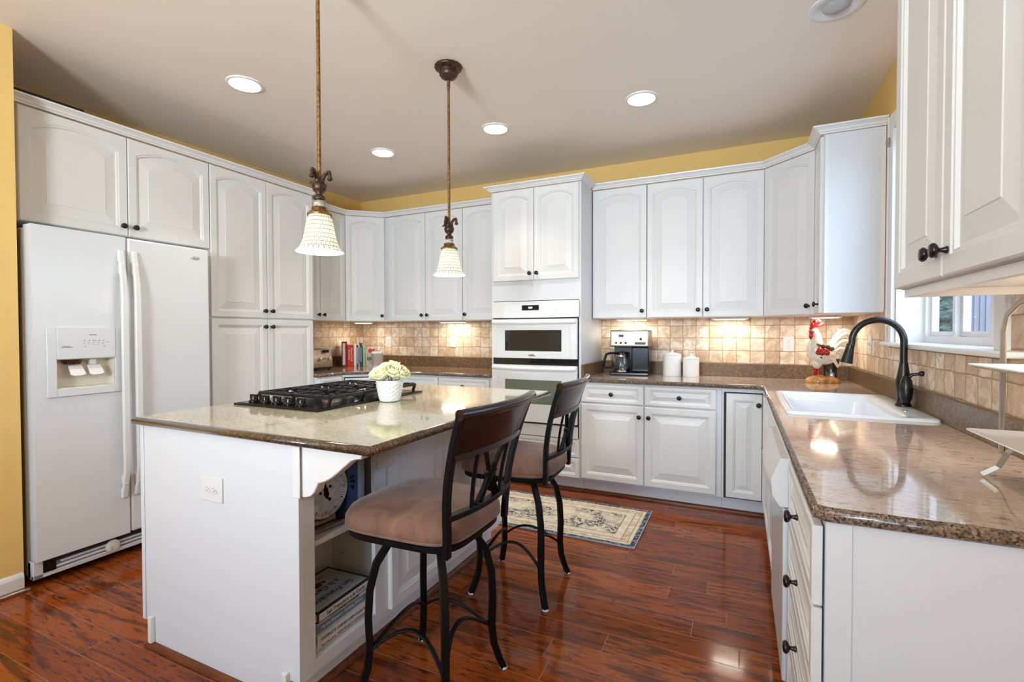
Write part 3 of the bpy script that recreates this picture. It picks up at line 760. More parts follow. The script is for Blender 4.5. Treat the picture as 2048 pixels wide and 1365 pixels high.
# ------------------------------------------------------------------ base cabinets
def base_cab(label, loc, rz, w, fronts, depth=.60, toe=True, name='base_cabinet', group=None, hollow=False):
    t = thing(name, label, 'cabinet', loc, rz, group)
    m = MB(); m.box(0, w, 0, depth, .115, ZT-.032)
    if toe: m.box(0, w, .07, depth, .001, .115)
    if hollow:
        m = MB(); tz = ZT-.032; m.box(0, w, .07, depth, .001, .115); m.box(0, w, 0, depth, .115, .135); m.box(0, .018, 0, depth, .135, tz); m.box(w-.018, w, 0, depth, .135, tz); m.box(.018, w-.018, 0, .018, .135, tz); m.box(.018, w-.018, depth-.012, depth, .135, tz)
    m.build('body', 'panel', t, bevel=.001, seg=1)
    for (x0, x1, z0, z1, ks, kz, ar) in fronts:
        ww, hh = x1-x0, z1-z0
        k = None
        if ks: k = (.030 if ks == 'l' else ww-.030 if ks == 'r' else ww/2, .055 if kz == 'b' else hh-.075 if kz == 't' else hh/2)
        door(t, x0, z0, ww, hh, ar, k, name='drawer' if ks == 'c' else 'door', fr=.055 if hh > .3 else .045)
    return t
yb = -.6345
D0, D1, DR0, DR1 = .128, .715, .728, .868
bx0 = 2.7885
base_cab('two-drawer two-door white base cabinet under the coffee maker and canisters', (bx0, yb+.019, 0), 0, 3.800-bx0,
    [(.004, 3.270-bx0, DR0, DR1, 'c', 'm', 0), (3.279-bx0, 3.766-bx0, DR0, DR1, 'c', 'm', 0), (.004, 3.270-bx0, D0, D1, 'r', 't', 0), (3.279-bx0, 3.766-bx0, D0, D1, 'l', 't', 0)], depth=.592)
# corner base: L-shaped with slightly ajar door and dark sheet for the gap shade
xf = 4.056      # right run door plane
t = thing('corner_base_cabinet', 'white corner base cabinet whose door shows a black gap, left of the sink cabinet', 'cabinet', (3.801, yb+.019, 0))
m = MB(); m.box(0, W-.004-3.801, 0, .592, .115, ZT-.032); m.box(xf+.019-3.801, W-.004-3.801, -.22, -.0005, .115, ZT-.032); m.box(0, xf+.09-3.801, .07, .592, .001, .115); m.box(xf+.09-3.801, W-.004-3.801, -.22, .592, .001, .115); m.build('body', 'panel', t)
MB().box(.014, xf-3.801, -.003, -.0003, D0-.01, .856).build('door_gap_shade', 'dark_gap', t)  # dark sheet standing in for the shade around the door
door(t, .030, D0, xf-3.801-.034, .848-D0, 0, (xf-3.801-.034-.022, .848-D0-.07), y=-.023)
d2 = door_mesh(.215, .848-D0).build('door', 'cab', t); d2.rotation_euler = (0, 0, -PI/2); d2.location = (xf-3.801-.002, -.026, D0)
# sink base (front faces -x)
ys0 = -.858
base_cab('white sink base cabinet with false drawer fronts', (xf+.019, ys0, 0), -PI/2, 1.925-.858-.003,
    [(.05, .52, DR0, DR1, None, 'm', 0), (.53, 1.06, DR0, DR1, None, 'm', 0), (.05, .52, D0, D1, 'r', 't', 0), (.53, 1.06, D0, D1, 'l', 't', 0)], depth=.59, hollow=True)
# dishwasher
dw = thing('dishwasher', 'white dishwasher with protruding control panel between sink cabinet and drawers', 'dishwasher', (xf, -1.927, 0), -PI/2)
MB().box(0, .600, .004, .58, .10, ZT-.034).build('body', 'plast', dw)
MB().box(.004, .596, -.012, .004, .145, .705).build('door', 'fridge', dw, bevel=.006)
m = MB(); r = []
for i in range(13):
    x = .004+.592*i/12; b = .020+.014*math.sin(PI*i/12)
    r.append([(x, .004, .712), (x, -.012-b*.5, .712), (x, -.024-b, .75), (x, -.026-b, .80), (x, -.020, .868), (x, .004, .868)])
m.rings(r, True); cpn = m.build('control_panel', 'plast', dw, smooth=True, angle=35)
m = MB(); m.lathe([(.014, 0), (.012, -.006)], (.49, -.0405, .79), 'y', 14); m.build('dial', 'lightprint', cpn)
MB().box(.01, .59, .05, .1, .001, .10).build('toe_panel', 'plast', dw)
# drawer bank
yd0, yd1 = -2.530, -3.106
t = base_cab('four-drawer white base cabinet nearest the camera on the right', (xf+.0235, yd0-.001, 0), -PI/2, yd0-yd1,
    [(.006, .574, .700, .868, 'c', 'm', 0), (.006, .574, .525, .694, 'c', 'm', 0), (.006, .574, .345, .519, 'c', 'm', 0), (.006, .574, .128, .339, 'c', 'm', 0)], depth=.585)
for ch in bpy.data.objects:
    if ch.parent == t and ch.name.startswith('drawer'): ch.location.y = -.0235
m = MB(); m.box(.5762, .5822, .02, .585, .001, ZT-.032); m.box(.5822, .5862, .0, .045, .001, ZT-.032); m.build('end_panel', 'panel', t)
# left back run bases
base_cab('white base cabinet with two drawers left of the oven tower', (.9355, yb+.019, 0), 0, 1.998-.9355,
    [(.012, .520, DR0, DR1, 'c', 'm', 0), (.535, 1.045, DR0, DR1, 'c', 'm', 0), (.012, .520, D0, D1, 'r', 't', 0), (.535, 1.045, D0, D1, 'l', 't', 0)], depth=.592)
t = thing('corner_base_cabinet', 'angled white corner base cabinet under the red books', 'cabinet', (.625, -.934, 0), math.atan2(.934-.626, .934-.625))
a_ = -t.rotation_euler[2]
pts = [(.004, -.004), (.004, -.934), (.625, -.934), (.934, -.626), (.934, -.004)]
lp = [((x-.625)*math.cos(a_)-(y+.934)*math.sin(a_), (x-.625)*math.sin(a_)+(y+.934)*math.cos(a_)) for x, y in pts]
MB().prism(lp, .115, ZT-.032).build('body', 'panel', t)
lpt = [(px, py+(.05 if abs(py) < .01 else 0)) for px, py in lp]
MB().prism([(.04, .06), (.40, .06), (.36, .3), (.08, .3)], .001, .1145).build('toe_kick', 'panel', t)
MB().box(.010, .425, -.0035, -.0003, D0-.008, .862).build('door_gap_shade', 'dark_gap', t)  # thin dark sheet painted as shade behind the angled door
door(t, .018, D0, .40, .852-D0, 0, None, y=-.023)
base_cab('narrow white base cabinet between the pantry and the angled corner base', (.6155, yP+.004, 0), PI/2, .2885,
    [(.006, .282, DR0, DR1, 'c', 'm', 0), (.006, .282, D0, D1, 'r', 't', 0)], depth=.60)
# shoe molding along the back-right bases
m = MB(); sweep(m, [(2.79, yb+.019+.070-.0005), (xf+.088, yb+.019+.070-.0005)], QR)
tag(m.build('shoe_molding', 'shoe'), 'red brown shoe molding along the toe kick under the right back cabinets', 'molding')
m = MB(); sweep(m, [(2.005, oyf+.088), (2.787, oyf+.088)], QR)
tag(m.build('shoe_molding', 'shoe'), 'red brown shoe molding at the foot of the oven tower', 'molding')

# ------------------------------------------------------------------ worktops
def slab(name, pts, z1, th, mat, edge, hole=None, parent=None, round_edges=None, r=.012):
    """polygon slab with bull-nosed edges; faces of the rim take the edge material"""
    m = MB(); n = len(pts); P = [Vector(p) for p in pts]
    area2 = sum(P[i].x*P[(i+1) % n].y-P[(i+1) % n].x*P[i].y for i in range(n))
    if area2 < 0: P.reverse()
    def inset(d):
        out = []
        for i in range(n):
            d0 = (P[i]-P[i-1]).normalized(); d1 = (P[(i+1) % n]-P[i]).normalized()
            n0 = Vector((-d0.y, d0.x)); n1 = Vector((-d1.y, d1.x)); mm = (n0+n1).normalized(); k = 1/max(.4, mm.dot(n0))
            out.append(P[i]+mm*k*d)
        return out
    prof = [(r*.9, 0), (r*.3, r*.28), (0, r*.9), (0, th-r*.9), (r*.3, th-r*.28), (r, th)]
    rings = [[(p.x, p.y, z1-th+h) for p in inset(d)] for d, h in prof]
    vs = [[m.bm.verts.new(p) for p in r_] for r_ in rings]
    for a, b in zip(vs, vs[1:]):
        for i in range(n):
            f = m.bm.faces.new((a[i], a[(i+1) % n], b[(i+1) % n], b[i])); f.material_index = 1; f.smooth = True
    if not hole: m.bm.faces.new(list(reversed(vs[0]))).material_index = 1
    if hole:
        hx0, hx1, hy0, hy1 = hole
        hv = [m.bm.verts.new((x, y, z1)) for x, y in ((hx0, hy0), (hx1, hy0), (hx1, hy1), (hx0, hy1))]
        hb = [m.bm.verts.new((x, y, z1-th)) for x, y in ((hx0, hy0), (hx1, hy0), (hx1, hy1), (hx0, hy1))]
        top = vs[-1]; edges = [m.bm.edges.get((top[i], top[(i+1) % n])) for i in range(n)]
        edges += [m.bm.edges.new((hv[i], hv[(i+1) % 4])) for i in range(4)]
        bmesh.ops.triangle_fill(m.bm, use_beauty=True, use_dissolve=False, edges=edges, normal=(0, 0, 1))
        bot = vs[0]; edges = [m.bm.edges.get((bot[i], bot[(i+1) % n])) for i in range(n)]
        edges += [m.bm.edges.new((hb[i], hb[(i+1) % 4])) for i in range(4)]
        bmesh.ops.triangle_fill(m.bm, use_beauty=True, use_dissolve=False, edges=edges, normal=(0, 0, -1))
        # drop triangles inside the hole
        bad = [f for f in m.bm.faces if all(hx0-1e-4 <= v.co.x <= hx1+1e-4 and hy0-1e-4 <= v.co.y <= hy1+1e-4 for v in f.verts)]
        bmesh.ops.delete(m.bm, geom=bad, context='FACES_ONLY')
        for i in range(4): m.bm.faces.new((hv[i], hb[i], hb[(i+1) % 4], hv[(i+1) % 4])).material_index = 1
    else: m.bm.faces.new(vs[-1])
    return m, n
yc = -.660; xcf = 4.054; yce = -3.130
pts = [(2.7905, -.0105), (2.7905, yc), (4.012, yc), (xcf, -.70), (xcf, yce+.02), (xcf+.02, yce), (W-.0105, yce), (W-.0105, -.0105)]
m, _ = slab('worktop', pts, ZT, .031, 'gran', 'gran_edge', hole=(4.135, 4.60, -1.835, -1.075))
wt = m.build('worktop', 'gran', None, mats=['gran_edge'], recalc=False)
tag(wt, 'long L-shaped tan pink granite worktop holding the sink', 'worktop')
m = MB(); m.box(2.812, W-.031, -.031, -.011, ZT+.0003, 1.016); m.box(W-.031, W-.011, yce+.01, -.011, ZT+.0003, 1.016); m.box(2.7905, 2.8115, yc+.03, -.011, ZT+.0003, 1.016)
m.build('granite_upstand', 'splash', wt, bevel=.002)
pts = [(.0105, -.0105), (.0105, yP+.003), (.640, yP+.003), (.640, -.945), (.925, yc), (1.9995, yc), (1.9995, -.0105)]
m, _ = slab('worktop', pts, ZT, .031, 'gran', 'gran_edge')
wl_ = m.build('worktop', plain('x', (1, 1, 1)), None, mats=['gran_edge'], recalc=False)
wl_.data.materials[0] = m_granite('brown_tan_granite', (.44, .30, .18), (.34, .21, .12), (.09, .055, .035), .8, rot=.1)
tag(wl_, 'corner brown granite worktop under the books and toaster', 'worktop')
m = MB(); m.box(.0115, 1.9995, -.031, -.011, ZT+.0003, 1.016); m.box(.0115, .031, yP+.003, -.032, ZT+.0003, 1.016)
m.build('granite_upstand', 'splash', wl_, bevel=.002)

# ------------------------------------------------------------------ island
IX0, IX1, IY0, IY1 = 1.700, 2.600, -3.147, -1.690
isl = thing('kitchen_island', 'white kitchen island with open bookshelf and seating overhang', 'island', (IX0, IY0, 0))
wI, dI = IX1-IX0, IY1-IY0; hI = ZI-.032
m = MB()
shd = .30   # bookshelf depth from right face
m.box(0, wI-shd, .0, dI, .10, hI)                # main body
m.box(wI-shd, wI, .430, dI, .10, hI)
m.box(wI-shd, wI, 0, .018, .10, hI)              # end panel part at shelf
m.box(wI-shd, wI, .018, .430, .10, .145)         # shelf floor block
m.box(.055, wI-.05, .0, dI, .001, .10)            # plinth
m.build('body', 'panel', isl)
MB().box(wI-shd+.0005, wI-shd+.004, .019, .429, .1455, hI-.001).build('shelf_back', 'shelf_in', isl)
m = MB(); m.box(wI-.018, wI+.0, .0185, .062, .1455, hI-.0005); m.box(wI-.018, wI, .365, .4295, .1455, hI-.0005); m.build('shelf_stile', 'panel', isl)
m = MB(); m.box(wI-shd+.0045, wI-.006, .019, .429, .535, .553); m.build('shelf_board', 'shelf_in', isl)
# end panel vertical strips, toe blocks
for q_ in (0, wI-.022): MB().box(q_, q_+.022, -.004, -.0002, .10, hI).build('corner_strip', 'panel', isl, bevel=.0015, seg=1)
for xx in (.058, wI-.075):
    m = MB(); m.box(xx, xx+.022, -.018, -.0003, .0215, .128); m.build('toe_block', 'trim', isl, bevel=.003)
# doors on the stool side (local front faces +x)
def idoor(y0, y1, knob):
    d = door_mesh(y1-y0, .885-.125, 0).build('door', 'cab', isl); d.rotation_euler = (0, 0, PI/2); d.location = (wI+.019, y0, .125)
    kx = (y1-y0-.03) if knob == 'r' else .03
    k = bpy.data.objects.new('knob', KM); COL.objects.link(k); k.parent = d; k.location = (kx, 0, .885-.125-.05); k['label'] = 'dark bronze knob'
idoor(.442, .832, 'r'); idoor(.836, 1.200, 'l'); idoor(1.204, dI-.01, 'l')
def corbel(y, th=.045):
    pts = [(0, 0), (.262, 0), (.262, -.018), (.235, -.020)]
    for k in range(11):
        t_ = k/10; pts.append((.235-.155*t_, -.020-.095*math.sin(t_*PI/2)*(t_**.25)))
    pts += [(.072, -.130), (.060, -.150), (.045, -.163), (.022, -.170), (0, -.172)]
    m = MB(); m.prism([(wI+.0003+a, hI-.0005+b) for a, b in pts], y, y+th, 'xz')
    o = m.build('corbel', 'trim', isl, bevel=.004, seg=2)
corbel(.004, .040); corbel(.378, .044)
m = MB(); m.box(wI-.022, wI+.012, -.010, -.0045, hI-.172, hI-.001); m.build('corbel_cap', 'trim', isl, bevel=.003)
# shelf pin holes
m = MB()
for zz in (.32, .42, .66, .76): m.lathe([(.0028, 0), (.0028, -.0006)], (wI-.04, .4291, zz), 'y', 8); m.lathe([(.0028, 0), (.0028, -.0006)], (wI-.24, .4291, zz), 'y', 8)
m.build('shelf_pin_hole', 'black', isl)
# island worktop: own thing
pts = [(1.681, -3.173), (2.925, -3.173), (2.925, -1.649), (1.681, -1.649)]
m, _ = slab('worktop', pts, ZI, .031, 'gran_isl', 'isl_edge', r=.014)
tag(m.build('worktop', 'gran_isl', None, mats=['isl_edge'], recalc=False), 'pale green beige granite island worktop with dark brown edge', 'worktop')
m = MB(); sweep(m, [(IX0+.055-.0005, IY1), (IX0+.055-.0005, IY0-.0005), (IX1-.05+.0005, IY0-.0005), (IX1-.05+.0005, IY1)][::-1], [(-a, b) for a, b in QR])
tag(m.build('shoe_molding', 'shoe'), 'red brown shoe molding around the foot of the island', 'molding')
# duplex outlet plate on the island end
def outlet(name, label, loc, rz, w=.072, h=.116, kind='duplex', horizontal=False, cat='outlet', group=None):
    t = thing(name, label, cat, loc, rz, group)
    m = MB(); m.box(-w/2, w/2, -.006, -.0003, -h/2, h/2); pl = m.build('cover_plate', 'plast', t, bevel=.0025)
    if kind == 'duplex':
        offs = ((-.020, 0), (.020, 0)) if horizontal else ((0, .0195), (0, -.0195))
        for dx, dz in offs:
            m = MB(); m.lathe([(.0168, -.006), (.0168, -.0082), (.0155, -.0085)], (dx, 0, dz), 'y', 18); rc = m.build('receptacle', 'plast', t, smooth=True, angle=30)
            m = MB()
            if horizontal:
                for zz in (-.006, .006): m.box(dx-.004, dx+.004, -.0089, -.0084, zz-.001, zz+.001)
                m.lathe([(.0022, -.0084), (.0022, -.0089)], (dx+.009, 0, 0), 'y', 8)
            else:
                for xx in (-.006, .006): m.box(dx+xx-.001, dx+xx+.001, -.0089, -.0084, dz-.001, dz+.007)
                m.lathe([(.0022, -.0084), (.0022, -.0089)], (dx, 0, dz-.008), 'y', 8)
            m.build('slots', 'greytext', rc)
    else:
        m = MB(); m.box(-.006, .006, -.018, -.006, -.004, .016); m.build('toggle', 'plast', t, bevel=.002)
    return t
outlet('power_outlet', 'white outlet plate on the near end of the island', (2.153, IY0-.0005, .697), 0, .124, .092, horizontal=True)
outlet('power_outlet', 'small white outlet on the tile beside the grey speaker', (.40, -TT, 1.168), 0, group=None)
outlet('power_outlet', 'white outlet on the tile left of the oven tower', (1.235, -TT, 1.175), 0)
outlet('power_outlet', 'white outlet on the tile left of the rooster', (4.250, -TT, 1.178), 0)
outlet('light_switch', 'white light switch on the tile right of the rooster', (W-TT, -.57, 1.188), -PI/2, kind='switch', cat='switch')

# ------------------------------------------------------------------ cooktop
ck = thing('gas_cooktop', 'black gas cooktop with cast iron grates set in the island', 'cooktop', (1.745, -2.775, ZI))
cw, cd = .540, .755
m = MB(); m.box(0, cw, 0, cd, .0003, .010); m.box(.012, cw-.012, .012, cd-.012, .010, .012); m.build('glass_top', 'black', ck, bevel=.004)
for i in range(5):
    xx = .075+i*.078
    m = MB(); m.lathe([(.024, .0124), (.024, .020), (.018, .024), (.015, .040), (.013, .041)], (xx, .052, 0), n=16)
    m.prism([(xx-.024, .046), (xx+.024, .046), (xx+.021, .058), (xx-.021, .058)], .024, .048)
    m.build('control_knob', 'black', ck, bevel=.001)
burn = [(.14, .22, .045), (.40, .22, .036), (.27, .42, .055), (.14, .62, .036), (.40, .62, .045)]
for bx, by, br in burn:
    m = MB(); m.lathe([(br*1.25, .0124), (br*1.2, .018), (br, .020), (br, .030)], (bx, by, 0), n=20); b_ = m.build('burner', 'steel', ck, smooth=True, angle=30)
    m = MB(); m.lathe([(br*.86, .0302), (br*.9, .034), (br*.8, .039), (.004, .040)], (bx, by, 0), n=20); m.build('burner_cap', 'blackmat', b_, smooth=True, angle=30)
for g0, g1 in ((.110, .315), (.322, .522), (.529, .735)):
    m = MB(); zt_ = .047
    def bar(a, b, w_=.006, z=zt_):
        m.tube([(a[0], a[1], z), (b[0], b[1], z)], w_, ry=.007, square=True)
    x0_, x1_ = .025, cw-.025
    bar((x0_+.02, g0), (x1_-.02, g0)); bar((x0_+.02, g1), (x1_-.02, g1)); bar((x0_+.01, g0), (x0_+.01, g1)); bar((x1_-.01, g0), (x1_-.01, g1)); bar((cw/2, g0), (cw/2, g1))
    gm = (g0+g1)/2
    bar((x0_+.01, gm), (x0_+.085, gm)); bar((x0_+.155, gm), (cw/2, gm)); bar((cw/2, gm), (cw/2+.075, gm)); bar((x1_-.085, gm), (x1_-.01, gm))
    for xx in (.14, .40):
        bar((xx, g0), (xx, gm-.035)); bar((xx, gm+.035), (xx, g1))
    for xx in (.085, .20, .335, .455):
        bar((xx, g0), (xx, g0+.055)); bar((xx, g1-.055), (xx, g1))
    for xx in (x0_+.01, cw/2, x1_-.01):
        for yy in (g0, g1): m.tube([(xx+(.014 if xx < .2 else -.014 if xx > .4 else 0), yy, .0124), (xx, yy, zt_)], .006, square=True)
    m.build('grate', 'blackmat', ck)

# ------------------------------------------------------------------ vase of roses
vs_ = (2.345, -2.375)
hob = lambda a, h: 1.0
m = MB(); n_ = 60; prof = []
for i in range(71):
    t_ = i/70; prof.append((.047+.020*t_**.8 if t_ > .04 else .040+.007*t_/.04, .0005+.105*t_))
def wobf(a, h):
    if h < .012 or h > .094: return 1
    r_ = h/.0105; return 1+.055*max(0, math.sin(a*12+PI*(int(r_) % 2)))*math.sin(PI*(r_ % 1))
m.lathe(prof+[(.064, .105), (.058, .09), (.045, .02)], n=144, wob=wobf)
vz = m.build('vase', 'ceramic', None, smooth=True, angle=60, loc=(vs_[0], vs_[1], ZI+.0005)); tag(vz, 'white hobnail vase holding cream roses on the island', 'vase')
MT['rose'] = plain('cream_rose_petal', (.80, .80, .52), .55, var=.08, nscale=30, Subsurface_Weight=.15)
def rose(c, r, seed, tilt):
    rnd = random.Random(seed); m = MB()
    for layer, (R, n, hh) in enumerate(((.40, 3, 1.0), (.72, 3, 1.0), (1.0, 4, .80))):
        for k in range(n):
            a0 = 2*PI*k/n+rnd.uniform(-.3, .3)+layer*.6; span = 2*PI/n*1.35; r_ = []
            for u in range(6):
                row = []
                for v in range(7):
                    a = a0+span*(v/6-.5); t_ = u/5
                    rad = r*R*(.25+.75*math.sin(min(1, t_*1.15)*PI/2))*(1+.12*t_*t_*(layer > 1))
                    z = r*(-.75+1.5*hh*t_ - .22*abs(v/6-.5)**2*4*t_)
                    row.append(Vector((rad*math.cos(a), rad*math.sin(a), z)))
                r_.append(row)
            for u in range(5):
                for v in range(6):
                    m.poly([r_[u][v], r_[u][v+1], r_[u+1][v+1], r_[u+1][v]])
    bmesh.ops.remove_doubles(m.bm, verts=m.bm.verts, dist=1e-6)
    m.xform(Matrix.Rotation(tilt[0], 4, 'X') @ Matrix.Rotation(tilt[1], 4, 'Y'))
    o = m.build('rose_head', 'rose', None, smooth=True, angle=80, recalc=False)
    so = o.modifiers.new('sol', 'SOLIDIFY'); so.thickness = .0012
    return o
RC = [((-.060, -.030, .133), .036, (.5, -.9), 'cream rose at the left rim of the vase'), ((-.030, .018, .156), .040, (-.3, -.5), 'cream rose at the upper left of the bouquet'),
      ((.010, .020, .170), .039, (-.2, .1), 'topmost cream rose of the bouquet'), ((-.006, -.048, .138), .040, (.7, -.1), 'lowest front cream rose of the bouquet'),
      ((.042, -.020, .150), .042, (.4, .5), 'large cream rose at the right front of the bouquet'), ((.066, .010, .142), .036, (.1, .8), 'outermost right cream rose of the bouquet')]
for i, (c_, r_, tl, lb) in enumerate(RC):
    t = thing('rose', lb+' on the island', 'flower', (vs_[0]+c_[0], vs_[1]+c_[1], ZI+c_[2]), 0, 'cream roses in the island vase')
    h_ = rose(c_, r_, 11+i, tl); h_.parent = t
    m = MB(); m.tube([(0, 0, -r_*.5), (-c_[0]*.6, -c_[1]*.6, -.05), (-c_[0]*.75, -c_[1]*.75, -c_[2]+.03)], .002, 6); m.build('stem', 'leaf', t)

# ------------------------------------------------------------------ pendants
def pendant(name_label, loc):
    t = thing('pendant_lamp', name_label, 'lamp', loc, 0, 'pendant lamps over the island')
    def wb(k, amp): return lambda a, h: 1+amp*math.sin(k*a)
    m = MB(); m.lathe([(.075, -.001), (.077, -.006), (.072, -.016), (.050, -.024), (.048, -.034), (.050, -.048), (.040, -.062), (.018, -.074), (.008, -.080)], n=40, wob=wb(16, .03)); m.build('canopy', 'darkpat', t, smooth=True, angle=50)
    zt_ = -.835   # top of the ornament relative to ceiling
    m = MB(); m.tube([(0, 0, -.078), (0, 0, zt_-.07)], .0075, 10); m.tube([(0, 0, -.078), (0, 0, -.12)], .0095, 10); m.build('rod', 'goldpat', t, smooth=True)
    # acanthus ornament
    m = MB()
    for k in range(3):
        a = 2*PI*k/3+.6; pts = []; rr = []
        for i in range(12):
            q = i/11; ang = -PI*.05+q*PI*1.25
            rad = .010+.026*(1-math.cos(min(q*1.25, 1)*PI))/2+(.004*q); z = zt_-.060+.058*math.sin(min(1, q*1.15)*PI*.62)-(.034*max(0, q-.62)/.38)
            pts.append((rad*math.cos(a), rad*math.sin(a), z)); rr.append(.0088*(1-.2*q))
        m.tube(pts, rr, 8); m.sph(.0105, pts[-1], n=10, m=6)
        a2 = a+PI/3; pts = [(.012*math.cos(a2), .012*math.sin(a2), zt_-.085), (.022*math.cos(a2), .022*math.sin(a2), zt_-.062), (.034*math.cos(a2), .034*math.sin(a2), zt_-.058), (.038*math.cos(a2), .038*math.sin(a2), zt_-.066)]
        m.tube(pts, [.008, .006, .005, .003], 8)
    m.lathe([(.010, zt_-.050), (.022, zt_-.062), (.028, zt_-.078), (.024, zt_-.100), (.011, zt_-.118), (.012, zt_-.122), (.021, zt_-.132), (.023, zt_-.142), (.018, zt_-.152), (.012, zt_-.156)], n=24, wob=wb(8, .05))
    m.xform(Matrix.Translation((0, 0, zt_)) @ Matrix.Diagonal((1, 1, .79, 1)) @ Matrix.Translation((0, 0, -zt_))); m.build('ornament', 'darkpat', t, smooth=True, angle=60)
    m = MB(); m.lathe([(.016, zt_-.118), (.025, zt_-.124), (.021, zt_-.128), (.023, zt_-.141), (.028, zt_-.145)], n=24); m.build('collar', 'crackle', t, smooth=True, angle=40)
    m = MB(); m.lathe([(.024, zt_-.143), (.031, zt_-.149), (.027, zt_-.155), (.034, zt_-.160), (.047, zt_-.172), (.046, zt_-.178), (.035, zt_-.176)], n=40, wob=wb(14, .03)); m.build('shade_cap', 'goldpat', t, smooth=True, angle=50)
    zs = zt_-.171
    out = [(.036, 0), (.045, -.016), (.052, -.042), (.057, -.075), (.063, -.102), (.072, -.125), (.083, -.141), (.090, -.148)]
    # shade object has its own origin so the mosaic runs around it
    m = MB()
    n = 48; rings = [[(r_*math.cos(2*PI*i/n), r_*math.sin(2*PI*i/n), h) for i in range(n)] for r_, h in out]
    m.rings(rings, True, False, False); sh = m.build('lamp_shade', 'shade', t, smooth=True, angle=80, loc=(0, 0, zs), recalc=False)
    m = MB(); inn = [(r_-.003, h-.0005) for r_, h in out]
    rings = [[(r_*math.cos(2*PI*i/n), r_*math.sin(2*PI*i/n), h) for i in range(n)] for r_, h in reversed(inn)]
    m.rings(rings, True, False, False); m.build('shade_lining', 'shade_in', sh, smooth=True, angle=80)
    m = MB(); ring = []
    for i in range(49):
        a = 2*PI*i/48; ring.append((.0895*math.cos(a), .0895*math.sin(a), -.1483))
    m.tube(ring, .0020, 6); m.build('shade_rim', 'cream_plast', sh, smooth=True)
    m = MB(); m.sph(.026, (0, 0, zs-.075), 1, 1, 1.15); m.cyl(.013, zs-.045, zs-.002); m.build('bulb', 'bulbglow', t, smooth=True)
    l = bpy.data.lights.new('pendant_light', 'POINT'); l.energy = 4; l.color = (1, .86, .68); l.shadow_soft_size = .05
    lo = bpy.data.objects.new('pendant_light', l); COL.objects.link(lo); lo.parent = t; lo.location = (0, 0, zs-.17)
    return t
pendant('nearer pendant lamp with a lit mosaic bell shade, left of the two', (2.410, -2.870, ZC))
pendant('farther pendant lamp with a lit mosaic bell shade, right of the two', (2.442, -1.977, ZC))

# ------------------------------------------------------------------ recessed ceiling lights
def can(label, x, y, r, on=True):
    t = thing('recessed_light', label, 'ceiling light', (x, y, ZC), 0, 'recessed ceiling lights' if on else None)
    m = MB(); n = 40
    if on:
        prof = [(r*1.22, -.0005), (r*1.20, -.006), (r*1.04, -.009), (r, -.004)]
        m.rings([[(q*math.cos(2*PI*i/n), q*math.sin(2*PI*i/n), h) for i in range(n)] for q, h in prof], True, False, False); m.build('trim_ring', 'trim', t, smooth=True)
        m = MB(); m.lathe([(r*1.0, -.0045), (r*.7, -.006), (.002, -.0065)], n=n, cap=False); m.build('lens', 'lens', t, smooth=True)
        l = bpy.data.lights.new('can_light', 'AREA'); l.shape = 'DISK'; l.size = r*1.8; l.energy = 3.0; l.color = (1, .95, .86); l.spread = 1.5
        lo = bpy.data.objects.new('can_light', l); COL.objects.link(lo); lo.parent = t; lo.location = (0, 0, -.02)
    else:
        prof = [(r*1.35, -.0005), (r*1.33, -.006), (r*1.12, -.010), (r*1.0, -.006), (r*.72, -.002), (r*.70, -.001)]
        m.rings([[(q*math.cos(2*PI*i/n), q*math.sin(2*PI*i/n), h) for i in range(n)] for q, h in prof], True, False, False); m.build('trim_ring', 'trim', t, smooth=True)
        m = MB(); m.lathe([(r*.70, -.0008), (r*.64, -.010), (r*.45, -.020), (.002, -.026)], n=n, cap=False); m.build('bulb', 'lensoff', t, smooth=True)
can('lit recessed light leftmost above the refrigerator', 1.250, -2.333, .082)
can('lit recessed light in the far left of the ceiling, the smallest', 1.256, -1.112, .082)
can('lit recessed light at the far middle of the ceiling beside the second pendant', 2.303, -1.134, .082)
can('lit recessed light toward the right, above the canister cabinets', 3.341, -1.140, .082)
can('unlit larger recessed light above the sink', 4.300, -1.655, .082, on=False)

# ------------------------------------------------------------------ undercabinet lights
def cup(label, x, y, z, rz, L=.28, e=1.6):
    t = thing('undercabinet_light', label, 'light', (x, y, z), rz, 'undercabinet lights')
    MB().box(-L/2, L/2, -.035, .035, -.016, -.0005).build('housing', 'trim', t, bevel=.003)
    MB().box(-L/2+.02, L/2-.02, -.026, .026, -.0185, -.0162).build('lens', 'cup', t)
    l = bpy.data.lights.new('undercabinet_glow', 'AREA'); l.shape = 'RECTANGLE'; l.size = L*.8; l.size_y = .05; l.energy = e; l.color = (1, .88, .72)
    lo = bpy.data.objects.new('undercabinet_glow', l); COL.objects.link(lo); lo.parent = t; lo.location = (0, 0, -.022)
ZUU = ZU-.0005
cup('undercabinet light over the red books', .30, -.30, ZUU, PI/4, .2, 1.6)
cup('undercabinet light left of the oven tower', 1.30, -.12, ZUU, 0, .30)
cup('undercabinet light above the coffee maker', 3.085, -.12, ZUU, 0, .26)
cup('undercabinet light between the canisters and the rooster', 3.84, -.12, ZUU, 0, .26)
cup('undercabinet light above the rooster', 4.45, -.30, ZUU, -PI/4, .2, 1.6)
cup('undercabinet light under the nearest right cabinet', 4.600, -2.80, ZN-.0005, PI/2, .30, 1.8)

